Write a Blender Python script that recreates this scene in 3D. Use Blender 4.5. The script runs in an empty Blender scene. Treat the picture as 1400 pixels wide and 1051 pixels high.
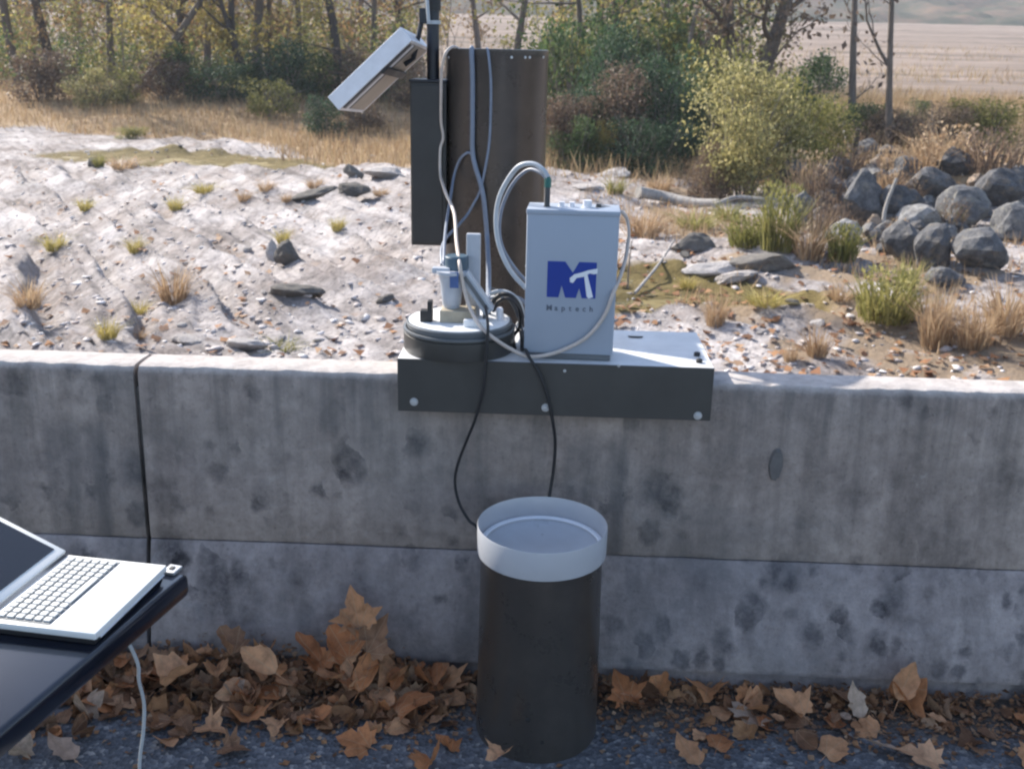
import bpy, bmesh, math, random
import numpy as np
from mathutils import Vector, Matrix, Euler

R = math.radians
scene = bpy.context.scene
COL = scene.collection
rnd = random.Random(7)
nrng = np.random.default_rng(7)

# ------------------------------------------------------------------ camera
CAM = Vector((0.0, 0.0, 1.79))
PITCH, ROLL = 18.0, 1.2
FPX = 1400.0                                   # focal length in pixels of a 1400 px wide picture
cam_d = bpy.data.cameras.new('camera')
cam_d.sensor_width = 36.0
cam_d.lens = 36.0
cam_d.clip_start = 0.05
cam_d.clip_end = 3000.0
cam = bpy.data.objects.new('camera', cam_d)
COL.objects.link(cam)
cam.matrix_world = Matrix.Translation(CAM) @ Matrix.Rotation(R(90 - PITCH), 4, 'X') @ Matrix.Rotation(R(ROLL), 4, 'Z')
scene.camera = cam
cam_d.dof.use_dof = True
cam_d.dof.focus_distance = 2.8
cam_d.dof.aperture_fstop = 7.0
CAMR = cam.matrix_world.to_3x3()

# ------------------------------------------------------------------ light
SUN = Vector((-0.61, 0.547, 0.574)).normalized()
elev = math.asin(SUN.z)
world = bpy.data.worlds.new('World')
scene.world = world
world.use_nodes = True
wn = world.node_tree.nodes
wl = world.node_tree.links
sky = wn.new('ShaderNodeTexSky')
sky.sky_type = 'NISHITA'
sky.sun_disc = False
sky.sun_elevation = elev
sky.sun_rotation = math.atan2(SUN.x, SUN.y)
sky.air_density = 1.0
sky.dust_density = 1.2
sky.ozone_density = 1.8
wl.new(sky.outputs[0], wn['Background'].inputs[0])
wn['Background'].inputs[1].default_value = 0.13
sun_d = bpy.data.lights.new('sun', 'SUN')
sun_d.energy = 4.8
sun_d.angle = R(0.5)
sun_d.color = (1.0, 0.93, 0.83)
sun = bpy.data.objects.new('sun', sun_d)
COL.objects.link(sun)
sun.rotation_euler = SUN.to_track_quat('Z', 'Y').to_euler()
sun.location = (-20, 15, 14)
scene.view_settings.view_transform = 'Standard'
scene.view_settings.look = 'None'
scene.view_settings.gamma = 1.0
scene.view_settings.use_curve_mapping = False
scene.view_settings.exposure = 1.15
scene.render.engine = 'CYCLES'
scene.cycles.filter_width = 2.3
scene.cycles.max_bounces = 6
scene.cycles.transparent_max_bounces = 6
scene.cycles.use_denoising = True

# ------------------------------------------------------------------ placing helpers
PIVOT = Vector((0.0, 2.70, 0.0))
PSI = R(2.0)                                   # the wall runs a little towards the viewer on its right
UX = Vector((math.cos(PSI), -math.sin(PSI), 0))
VY = Vector((math.sin(PSI), math.cos(PSI), 0))

def ray(px, py):
    return (CAMR @ Vector(((px - 700) / FPX, -(py - 525.5) / FPX, -1.0))).normalized()

def to_world(p):
    return PIVOT + UX * p[0] + VY * p[1] + Vector((0, 0, p[2]))

def to_local(w):
    d = w - PIVOT
    return Vector((d.dot(UX), d.dot(VY), d.z))

def L(px, py, d):                              # point of the plane d metres behind the wall face, in the wall's own axes
    r = ray(px, py)
    t = (d - (CAM - PIVOT).dot(VY)) / r.dot(VY)
    return to_local(CAM + r * t)

def LZ(px, py, z):
    r = ray(px, py)
    return to_local(CAM + r * ((z - CAM.z) / r.z))

def GZ(px, py, z):                             # world point on a level plane
    r = ray(px, py)
    return CAM + r * ((z - CAM.z) / r.z)

def GY(px, py, y):
    r = ray(px, py)
    return CAM + r * ((y - CAM.y) / r.y)

# ------------------------------------------------------------------ object helpers
def tag(o, label=None, cat=None, group=None, kind=None):
    if label: o['label'] = label
    if cat: o['category'] = cat
    if group: o['group'] = group
    if kind: o['kind'] = kind
    return o

def empty(name, loc, rz=0.0):
    o = bpy.data.objects.new(name, None)
    o.empty_display_size = 0.1
    COL.objects.link(o)
    o.location = loc
    o.rotation_euler = (0, 0, rz)
    return o

def link_mesh(name, me, mats, parent=None, smooth=False):
    o = bpy.data.objects.new(name, me)
    COL.objects.link(o)
    if not isinstance(mats, (list, tuple)): mats = [mats]
    if not me.materials:
        for m in mats: me.materials.append(m)
    if parent: o.parent = parent
    if smooth:
        me.polygons.foreach_set('use_smooth', [True] * len(me.polygons))
    return o

def np_mesh(name, V, F):                       # V (n,3), F (m,k) all faces of one size
    me = bpy.data.meshes.new(name)
    V = np.asarray(V, dtype=np.float32); F = np.asarray(F, dtype=np.int32)
    k = F.shape[1]
    me.vertices.add(len(V)); me.vertices.foreach_set('co', V.ravel())
    me.loops.add(F.size); me.loops.foreach_set('vertex_index', F.ravel())
    me.polygons.add(len(F))
    me.polygons.foreach_set('loop_start', np.arange(0, F.size, k, dtype=np.int32))
    me.polygons.foreach_set('loop_total', np.full(len(F), k, dtype=np.int32))
    me.update(calc_edges=True)
    me.validate()
    return me

class MB:
    """collects simple solids and links them as one mesh"""
    def __init__(self): self.v = []; self.f = []; self.mi = []
    def add(self, vs, fs, mi=0):
        o = len(self.v)
        self.v += [tuple(p) for p in vs]
        self.f += [tuple(i + o for i in f) for f in fs]
        self.mi += [mi] * len(fs)
        return self
    def box(self, c, s, mi=0, rot=None):
        hx, hy, hz = s[0] / 2, s[1] / 2, s[2] / 2
        vs = [Vector((x, y, z)) for x in (-hx, hx) for y in (-hy, hy) for z in (-hz, hz)]
        if rot is not None: vs = [rot @ v for v in vs]
        vs = [v + Vector(c) for v in vs]
        return self.add(vs, [(0, 1, 3, 2), (4, 6, 7, 5), (0, 4, 5, 1), (2, 3, 7, 6), (0, 2, 6, 4), (1, 5, 7, 3)], mi)
    def rbox(self, c, s, b, mi=0, rot=None):   # box with bevelled edges
        bm = bmesh.new()
        bmesh.ops.create_cube(bm, size=1.0)
        for v in bm.verts: v.co = Vector((v.co.x * s[0], v.co.y * s[1], v.co.z * s[2]))
        bmesh.ops.bevel(bm, geom=list(bm.edges), offset=b, segments=2, affect='EDGES', profile=0.5)
        bm.verts.index_update()
        vs = [v.co.copy() for v in bm.verts]
        if rot is not None: vs = [rot @ v for v in vs]
        self.add([v + Vector(c) for v in vs], [[v.index for v in f.verts] for f in bm.faces], mi)
        bm.free()
        return self
    def lathe(self, prof, n=48, c=(0, 0, 0), mi=0, axis=None):
        """prof: (radius, height) from the outside bottom round; closed at radius 0"""
        q = axis.to_track_quat('Z', 'Y') if axis is not None else None
        vs, rows = [], []
        for r, z in prof:
            if r < 1e-6:
                rows.append([len(vs)]); vs.append(Vector((0, 0, z)))
            else:
                rows.append(list(range(len(vs), len(vs) + n)))
                vs += [Vector((r * math.cos(2 * math.pi * i / n), r * math.sin(2 * math.pi * i / n), z)) for i in range(n)]
        fs = []
        for a, b in zip(rows[:-1], rows[1:]):
            for i in range(n):
                j = (i + 1) % n
                if len(a) == 1 and len(b) == 1: break
                if len(a) == 1: fs.append((a[0], b[j], b[i]))
                elif len(b) == 1: fs.append((a[i], a[j], b[0]))
                else: fs.append((a[i], a[j], b[j], b[i]))
        if q is not None: vs = [q @ v for v in vs]
        return self.add([v + Vector(c) for v in vs], fs, mi)
    def tube(self, pts, r, n=8, mi=0, cap=True):
        pts = [Vector(p) for p in pts]
        rs = r if isinstance(r, (list, tuple)) else [r] * len(pts)
        vs = []; up = None
        for i, p in enumerate(pts):
            t = (pts[min(i + 1, len(pts) - 1)] - pts[max(i - 1, 0)])
            if t.length < 1e-9: t = Vector((0, 0, 1))
            t.normalize()
            if up is None:
                up = t.orthogonal().normalized()
            else:
                up = (up - t * up.dot(t))
                up = up.normalized() if up.length > 1e-6 else t.orthogonal().normalized()
            s = t.cross(up)
            for k in range(n):
                a = 2 * math.pi * k / n
                vs.append(p + (up * math.cos(a) + s * math.sin(a)) * rs[i])
        fs = []
        for i in range(len(pts) - 1):
            for k in range(n):
                j = (k + 1) % n
                fs.append((i * n + k, i * n + j, (i + 1) * n + j, (i + 1) * n + k))
        if cap:
            fs.append(tuple(range(n - 1, -1, -1)))
            fs.append(tuple((len(pts) - 1) * n + k for k in range(n)))
        return self.add(vs, fs, mi)
    def prism(self, poly, y0, y1, mi=0):       # outline in x,z extruded along y
        n = len(poly)
        vs = [(x, y0, z) for x, z in poly] + [(x, y1, z) for x, z in poly]
        fs = [tuple(range(n)), tuple(range(2 * n - 1, n - 1, -1))]
        fs += [(i, i + n, (i + 1) % n + n, (i + 1) % n) for i in range(n)]
        return self.add(vs, fs, mi)
    def build(self, name, mats, parent=None, off=(0, 0, 0), smooth=False, sharp=35):
        me = bpy.data.meshes.new(name)
        o = Vector(off)
        me.from_pydata([tuple(Vector(v) - o) for v in self.v], [], self.f)
        bm = bmesh.new(); bm.from_mesh(me)
        bmesh.ops.recalc_face_normals(bm, faces=bm.faces)
        bm.to_mesh(me); bm.free()
        if not isinstance(mats, (list, tuple)): mats = [mats]
        for m in mats: me.materials.append(m)
        if len(mats) > 1: me.polygons.foreach_set('material_index', self.mi)
        if smooth:
            me.polygons.foreach_set('use_smooth', [True] * len(me.polygons))
            try: me.set_sharp_from_angle(angle=R(sharp))
            except Exception: pass
        ob = bpy.data.objects.new(name, me)
        COL.objects.link(ob)
        if parent: ob.parent = parent
        return ob

def spline(pts, per=8):
    pts = [Vector(p) for p in pts]
    out = []
    P = [pts[0] * 2 - pts[1]] + pts + [pts[-1] * 2 - pts[-2]]
    for i in range(1, len(P) - 2):
        a, b, c, d = P[i - 1], P[i], P[i + 1], P[i + 2]
        for k in range(per):
            t = k / per
            out.append(0.5 * ((2 * b) + (c - a) * t + (2 * a - 5 * b + 4 * c - d) * t * t + (3 * b - 3 * c + d - a) * t ** 3))
    out.append(pts[-1])
    return out

def local_thing(name, p, label, cat, group=None):   # Empty standing at p in the wall's own axes
    return tag(empty(name, to_world(p), -PSI), label, cat, group)

# ------------------------------------------------------------------ materials
def newmat(name):
    m = bpy.data.materials.new(name); m.use_nodes = True
    nt = m.node_tree
    return m, nt.nodes, nt.links, nt.nodes['Principled BSDF']

def nd(nodes, t, **kw):
    n = nodes.new(t)
    for k, v in kw.items():
        if k in n.inputs: n.inputs[k].default_value = v
        else: setattr(n, k, v)
    return n

def ramp(nodes, stops, interp='LINEAR'):
    n = nodes.new('ShaderNodeValToRGB')
    n.color_ramp.interpolation = interp
    e = n.color_ramp.elements
    while len(e) < len(stops): e.new(0.5)
    for i, (p, c) in enumerate(stops):
        e[i].position = p
        e[i].color = (c[0], c[1], c[2], 1) if isinstance(c, (tuple, list)) else (c, c, c, 1)
    return n

def mixc(nodes, links, fac, a, b, blend='MIX'):
    n = nodes.new('ShaderNodeMix'); n.data_type = 'RGBA'; n.blend_type = blend
    for s, v in ((0, fac), (6, a), (7, b)):
        if isinstance(v, (int, float)): n.inputs[s].default_value = v
        elif isinstance(v, (tuple, list)): n.inputs[s].default_value = (v[0], v[1], v[2], 1)
        else: links.new(v, n.inputs[s])
    return n.outputs[2]

def math_n(nodes, links, op, a, b=None, c=None):
    n = nodes.new('ShaderNodeMath'); n.operation = op
    for i, v in enumerate((a, b, c)):
        if v is None: continue
        if isinstance(v, (int, float)): n.inputs[i].default_value = v
        else: links.new(v, n.inputs[i])
    return n.outputs[0]

def paint(name, col, rough=0.5, metal=0.0, var=0.12, scale=25.0, bump=0.0, spec=0.5, coat=0.0):
    m, N, K, B = newmat(name)
    tc = nd(N, 'ShaderNodeTexCoord')
    no = nd(N, 'ShaderNodeTexNoise', Scale=scale, Detail=6.0, Roughness=0.6)
    K.new(tc.outputs['Object'], no.inputs['Vector'])
    r = ramp(N, [(0.25, [c * (1 - var) for c in col]), (0.75, [min(1, c * (1 + var)) for c in col])])
    K.new(no.outputs[0], r.inputs[0])
    K.new(r.outputs[0], B.inputs['Base Color'])
    rr = ramp(N, [(0.3, rough * 0.85), (0.7, min(1, rough * 1.15))])
    no2 = nd(N, 'ShaderNodeTexNoise', Scale=scale * 0.4, Detail=4.0)
    K.new(tc.outputs['Object'], no2.inputs['Vector'])
    K.new(no2.outputs[0], rr.inputs[0]); K.new(rr.outputs[0], B.inputs['Roughness'])
    B.inputs['Metallic'].default_value = metal
    B.inputs['Specular IOR Level'].default_value = spec
    B.inputs['Coat Weight'].default_value = coat
    if bump:
        b = nd(N, 'ShaderNodeBump', Strength=bump, Distance=0.002)
        K.new(no.outputs[0], b.inputs['Height']); K.new(b.outputs[0], B.inputs['Normal'])
    return m

def bronze(name, col, rough, metal, dust=0.25):
    m, N, K, B = newmat(name)
    tc = nd(N, 'ShaderNodeTexCoord'); P = tc.outputs['Object']
    mp = nd(N, 'ShaderNodeMapping'); mp.inputs['Scale'].default_value = (9, 9, 0.5); K.new(P, mp.inputs['Vector'])
    n1 = nd(N, 'ShaderNodeTexNoise', Scale=1.6, Detail=3.0, Roughness=0.5); K.new(mp.outputs[0], n1.inputs['Vector'])
    r = ramp(N, [(0.3, [c * 0.92 for c in col]), (0.7, [c * 1.12 for c in col])]); K.new(n1.outputs[0], r.inputs[0])  # vertical sheen imitated by upright streaks in the colour
    n2 = nd(N, 'ShaderNodeTexNoise', Scale=7.0, Detail=8.0, Roughness=0.75); K.new(P, n2.inputs['Vector'])
    r2 = ramp(N, [(0.5, 0.0), (0.75, dust)]); K.new(n2.outputs[0], r2.inputs[0])
    c = mixc(N, K, r2.outputs[0], r.outputs[0], (0.19, 0.165, 0.14))
    n3 = nd(N, 'ShaderNodeTexNoise', Scale=40.0, Detail=4.0, Roughness=0.8); K.new(P, n3.inputs['Vector'])
    r3 = ramp(N, [(0.66, 0.0), (0.72, 0.35)]); K.new(n3.outputs[0], r3.inputs[0])
    c = mixc(N, K, r3.outputs[0], c, (0.16, 0.145, 0.13))
    K.new(c, B.inputs['Base Color'])
    rr = ramp(N, [(0.3, rough * 0.9), (0.7, rough * 1.25)]); K.new(n2.outputs[0], rr.inputs[0]); K.new(rr.outputs[0], B.inputs['Roughness'])
    B.inputs['Metallic'].default_value = metal
    return m

def leafmat(name, cols, trans=0.35, rough=0.6, spec=0.25, pos='island', seedmix=0.25):
    """colour chosen per leaf, a little light passing through"""
    m, N, K, B = newmat(name)
    g = nd(N, 'ShaderNodeNewGeometry')
    st = [(i / max(1, len(cols) - 1), c) for i, c in enumerate(cols)]
    r = ramp(N, st)
    oi = nd(N, 'ShaderNodeObjectInfo')
    a = math_n(N, K, 'MULTIPLY', oi.outputs['Random'], seedmix)
    b = math_n(N, K, 'MULTIPLY_ADD', g.outputs['Random Per Island'], 1.0 - seedmix, a)
    K.new(b, r.inputs[0])
    K.new(r.outputs[0], B.inputs['Base Color'])
    B.inputs['Roughness'].default_value = rough
    B.inputs['Specular IOR Level'].default_value = spec
    if trans:
        t = nd(N, 'ShaderNodeBsdfTranslucent')
        K.new(r.outputs[0], t.inputs['Color'])
        mx = nd(N, 'ShaderNodeMixShader'); mx.inputs[0].default_value = trans
        K.new(B.outputs[0], mx.inputs[1]); K.new(t.outputs[0], mx.inputs[2])
        K.new(mx.outputs[0], N['Material Output'].inputs['Surface'])
    return m

def mat_concrete(name, lower=False):
    m, N, K, B = newmat(name)
    tc = nd(N, 'ShaderNodeTexCoord')
    P = tc.outputs['Object']
    n1 = nd(N, 'ShaderNodeTexNoise', Scale=2.3, Detail=8.0, Roughness=0.62); K.new(P, n1.inputs['Vector'])
    base = ramp(N, [(0.3, (0.26, 0.213, 0.19)), (0.5, (0.365, 0.303, 0.268)), (0.72, (0.465, 0.39, 0.342))])
    K.new(n1.outputs[0], base.inputs[0])
    # mottling, sand texture
    n2 = nd(N, 'ShaderNodeTexNoise', Scale=22.0, Detail=8.0, Roughness=0.7); K.new(P, n2.inputs['Vector'])
    r2 = ramp(N, [(0.3, 0.62), (0.68, 1.2)]); K.new(n2.outputs[0], r2.inputs[0])
    c = mixc(N, K, 0.75, base.outputs[0], r2.outputs[0], 'MULTIPLY')
    # rain streaks
    mp = nd(N, 'ShaderNodeMapping'); mp.inputs['Scale'].default_value = (9.0, 9.0, 0.75); K.new(P, mp.inputs['Vector'])
    n3 = nd(N, 'ShaderNodeTexNoise', Scale=1.4, Detail=6.0, Roughness=0.6, Distortion=0.3); K.new(mp.outputs[0], n3.inputs['Vector'])
    r3 = ramp(N, [(0.36, 0.60), (0.55, 1.0), (0.72, 1.18)]); K.new(n3.outputs[0], r3.inputs[0])
    c = mixc(N, K, 0.6, c, r3.outputs[0], 'MULTIPLY')
    # pale scuffs and lime bloom
    nsc = nd(N, 'ShaderNodeTexNoise', Scale=5.5, Detail=9.0, Roughness=0.8, Distortion=0.6); K.new(P, nsc.inputs['Vector'])
    rsc = ramp(N, [(0.60, 0.0), (0.72, 0.55)]); K.new(nsc.outputs[0], rsc.inputs[0])
    c = mixc(N, K, rsc.outputs[0], c, (0.52, 0.48, 0.44))
    # runs from the top edge
    mpt = nd(N, 'ShaderNodeMapping'); mpt.inputs['Scale'].default_value = (16.0, 16.0, 0.5); K.new(P, mpt.inputs['Vector'])
    nt_ = nd(N, 'ShaderNodeTexNoise', Scale=1.7, Detail=5.0, Roughness=0.6); K.new(mpt.outputs[0], nt_.inputs['Vector'])
    sxt = nd(N, 'ShaderNodeSeparateXYZ'); K.new(P, sxt.inputs[0])
    zt_ = ramp(N, [(0.45, 0.0), (0.93, 1.0)]); K.new(sxt.outputs[2], zt_.inputs[0])
    rt_ = ramp(N, [(0.48, 0.0), (0.66, 0.6)]); K.new(nt_.outputs[0], rt_.inputs[0])
    c = mixc(N, K, math_n(N, K, 'MULTIPLY', rt_.outputs[0], zt_.outputs[0]), c, (0.14, 0.125, 0.115))
    # pores and sand grain
    npo = nd(N, 'ShaderNodeTexNoise', Scale=75.0, Detail=5.0, Roughness=0.75); K.new(P, npo.inputs['Vector'])
    rpo = ramp(N, [(0.3, 0.55), (0.42, 1.0), (0.7, 1.12)]); K.new(npo.outputs[0], rpo.inputs[0])
    c = mixc(N, K, 0.7, c, rpo.outputs[0], 'MULTIPLY')
    # lichen / damp spots of several sizes, gathered in patches
    nm_ = nd(N, 'ShaderNodeTexNoise', Scale=2.1, Detail=3.0); K.new(P, nm_.inputs['Vector'])
    spn = nd(N, 'ShaderNodeTexNoise', Scale=34.0, Detail=6.0, Roughness=0.75); K.new(P, spn.inputs['Vector'])
    spv = ramp(N, [(0.34, 0.45), (0.58, 1.0)]); K.new(spn.outputs[0], spv.inputs[0])
    rm_ = ramp(N, [(0.36, 0.15), (0.54, 1.0)]); K.new(nm_.outputs[0], rm_.inputs[0])
    for sc, th, amt in ((5.5, 0.23, 0.8), (9.5, 0.27, 0.75), (16.0, 0.28, 0.75)):
        wv = nd(N, 'ShaderNodeTexNoise', Scale=sc * 1.7, Detail=4.0); K.new(P, wv.inputs['Vector'])
        wp = nd(N, 'ShaderNodeVectorMath', operation='MULTIPLY_ADD')
        K.new(wv.outputs['Color'], wp.inputs[0]); wp.inputs[1].default_value = (0.06, 0.06, 0.06); K.new(P, wp.inputs[2])
        fl = nd(N, 'ShaderNodeMapping'); fl.inputs['Scale'].default_value = (1, 0.25, 0.8); K.new(wp.outputs[0], fl.inputs['Vector'])
        vo = nd(N, 'ShaderNodeTexVoronoi', Scale=sc, Randomness=1.0); K.new(fl.outputs[0], vo.inputs['Vector'])
        sep = nd(N, 'ShaderNodeSeparateColor'); K.new(vo.outputs['Color'], sep.inputs[0])
        size = math_n(N, K, 'MULTIPLY', sep.outputs[0], th * 1.5)
        d = math_n(N, K, 'SUBTRACT', vo.outputs['Distance'], size)
        rr = ramp(N, [(0.0, 1.0), (0.09, 0.55), (0.22, 0.0)]); K.new(d, rr.inputs[0])
        ke = math_n(N, K, 'GREATER_THAN', sep.outputs[1], 0.36)
        f = math_n(N, K, 'MULTIPLY', rr.outputs[0], ke)
        f = math_n(N, K, 'MULTIPLY', math_n(N, K, 'MULTIPLY', f, rm_.outputs[0]), amt)
        f = math_n(N, K, 'MULTIPLY', f, spv.outputs[0])
        c = mixc(N, K, f, c, mixc(N, K, 1.0, c, (0.20, 0.215, 0.25), 'MULTIPLY'))
    # broad grey-black weathering
    n5 = nd(N, 'ShaderNodeTexNoise', Scale=1.1, Detail=5.0, Roughness=0.65, Distortion=0.5)
    mp5 = nd(N, 'ShaderNodeMapping'); mp5.inputs['Location'].default_value = (3.7, 1.2, 8.1); K.new(P, mp5.inputs['Vector']); K.new(mp5.outputs[0], n5.inputs['Vector'])
    r5 = ramp(N, [(0.46, 0.0), (0.70, 0.5)]); K.new(n5.outputs[0], r5.inputs[0])
    c = mixc(N, K, r5.outputs[0], c, (0.17, 0.166, 0.165))
    if not lower:
        # damp patch left by water running down behind the cylinder: an upright streaky rectangle
        sx = nd(N, 'ShaderNodeSeparateXYZ'); 
        nw = nd(N, 'ShaderNodeTexNoise', Scale=7.0, Detail=5.0); K.new(P, nw.inputs['Vector'])
        K.new(P, sx.inputs[0])
        xx = math_n(N, K, 'MULTIPLY_ADD', nw.outputs[0], 0.05, sx.outputs[0])
        zz = math_n(N, K, 'MULTIPLY_ADD', nw.outputs[0], 0.10, sx.outputs[2])
        a = ramp(N, [(0.0, 0.0), (0.02, 1.0)]); K.new(math_n(N, K, 'SUBTRACT', xx, STAIN[0]), a.inputs[0])
        b = ramp(N, [(0.0, 0.0), (0.015, 1.0)]); K.new(math_n(N, K, 'SUBTRACT', STAIN[1], xx), b.inputs[0])
        d = ramp(N, [(0.0, 0.0), (0.07, 1.0)]); K.new(math_n(N, K, 'SUBTRACT', STAIN[2], zz), d.inputs[0])
        f = math_n(N, K, 'MULTIPLY', a.outputs[0], b.outputs[0]); f = math_n(N, K, 'MULTIPLY', f, d.outputs[0])
        st = ramp(N, [(0.3, 0.75), (0.7, 0.25)]); K.new(n3.outputs[0], st.inputs[0])
        f = math_n(N, K, 'MULTIPLY', f, st.outputs[0])
        c = mixc(N, K, f, c, (0.10, 0.098, 0.10))
    else:
        # chalky wash on the sloped course
        n6 = nd(N, 'ShaderNodeTexNoise', Scale=4.0, Detail=7.0, Roughness=0.7); K.new(P, n6.inputs['Vector'])
        r6 = ramp(N, [(0.5, 0.0), (0.75, 0.4)]); K.new(n6.outputs[0], r6.inputs[0])
        c = mixc(N, K, 0.75, c, mixc(N, K, r6.outputs[0], c, (0.34, 0.32, 0.31)))
        c = mixc(N, K, 1.0, c, (0.86, 0.90, 0.99), 'MULTIPLY')
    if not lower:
        # sunlit wall top put into the colour: paler above the cap height
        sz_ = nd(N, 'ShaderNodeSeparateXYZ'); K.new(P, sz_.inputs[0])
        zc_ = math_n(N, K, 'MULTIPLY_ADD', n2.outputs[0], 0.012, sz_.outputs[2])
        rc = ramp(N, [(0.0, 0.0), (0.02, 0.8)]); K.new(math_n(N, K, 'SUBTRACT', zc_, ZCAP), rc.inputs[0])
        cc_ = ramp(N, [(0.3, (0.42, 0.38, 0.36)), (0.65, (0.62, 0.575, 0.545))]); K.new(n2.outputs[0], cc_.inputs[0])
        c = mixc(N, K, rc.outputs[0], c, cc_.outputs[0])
    K.new(c, B.inputs['Base Color'])
    B.inputs['Roughness'].default_value = 0.9
    B.inputs['Specular IOR Level'].default_value = 0.2
    bn = nd(N, 'ShaderNodeTexNoise', Scale=60.0, Detail=8.0, Roughness=0.7); K.new(P, bn.inputs['Vector'])
    b1 = nd(N, 'ShaderNodeBump', Strength=0.5, Distance=0.004); K.new(bn.outputs[0], b1.inputs['Height'])
    b2 = nd(N, 'ShaderNodeBump', Strength=0.6, Distance=0.012); K.new(n2.outputs[0], b2.inputs['Height']); K.new(b1.outputs[0], b2.inputs['Normal'])
    K.new(b2.outputs[0], B.inputs['Normal'])
    return m

def mat_asphalt():
    m, N, K, B = newmat('asphalt')
    tc = nd(N, 'ShaderNodeTexCoord'); P = tc.outputs['Object']
    vo = nd(N, 'ShaderNodeTexVoronoi', Scale=85.0); K.new(P, vo.inputs['Vector'])
    sep = nd(N, 'ShaderNodeSeparateColor'); K.new(vo.outputs['Color'], sep.inputs[0])
    r1 = ramp(N, [(0.0, (0.065, 0.070, 0.082)), (0.6, (0.105, 0.112, 0.130)), (0.9, (0.16, 0.165, 0.18)), (1.0, (0.30, 0.29, 0.28))])
    K.new(sep.outputs[0], r1.inputs[0])
    n1 = nd(N, 'ShaderNodeTexNoise', Scale=6.0, Detail=7.0, Roughness=0.65); K.new(P, n1.inputs['Vector'])
    r2 = ramp(N, [(0.3, 0.7), (0.7, 1.3)]); K.new(n1.outputs[0], r2.inputs[0])
    c = mixc(N, K, 1.0, r1.outputs[0], r2.outputs[0], 'MULTIPLY')
    # soil washed against the wall foot
    sx = nd(N, 'ShaderNodeSeparateXYZ'); K.new(P, sx.inputs[0])
    yy = math_n(N, K, 'MULTIPLY_ADD', n1.outputs[0], 0.35, sx.outputs[1])
    yy = math_n(N, K, 'MULTIPLY_ADD', sx.outputs[0], 0.035, yy)
    so = ramp(N, [(0.0, 0.0), (0.16, 0.8)]); K.new(math_n(N, K, 'SUBTRACT', yy, 2.56), so.inputs[0])
    nb = nd(N, 'ShaderNodeTexNoise', Scale=40.0, Detail=6.0, Roughness=0.7); K.new(P, nb.inputs['Vector'])
    sc = ramp(N, [(0.3, (0.035, 0.028, 0.022)), (0.7, (0.12, 0.09, 0.065))]); K.new(nb.outputs[0], sc.inputs[0])
    c = mixc(N, K, so.outputs[0], c, sc.outputs[0])
    K.new(c, B.inputs['Base Color'])
    B.inputs['Roughness'].default_value = 0.82
    b = nd(N, 'ShaderNodeBump', Strength=0.8, Distance=0.006); K.new(vo.outputs['Distance'], b.inputs['Height'])
    K.new(b.outputs[0], B.inputs['Normal'])
    return m

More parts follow.
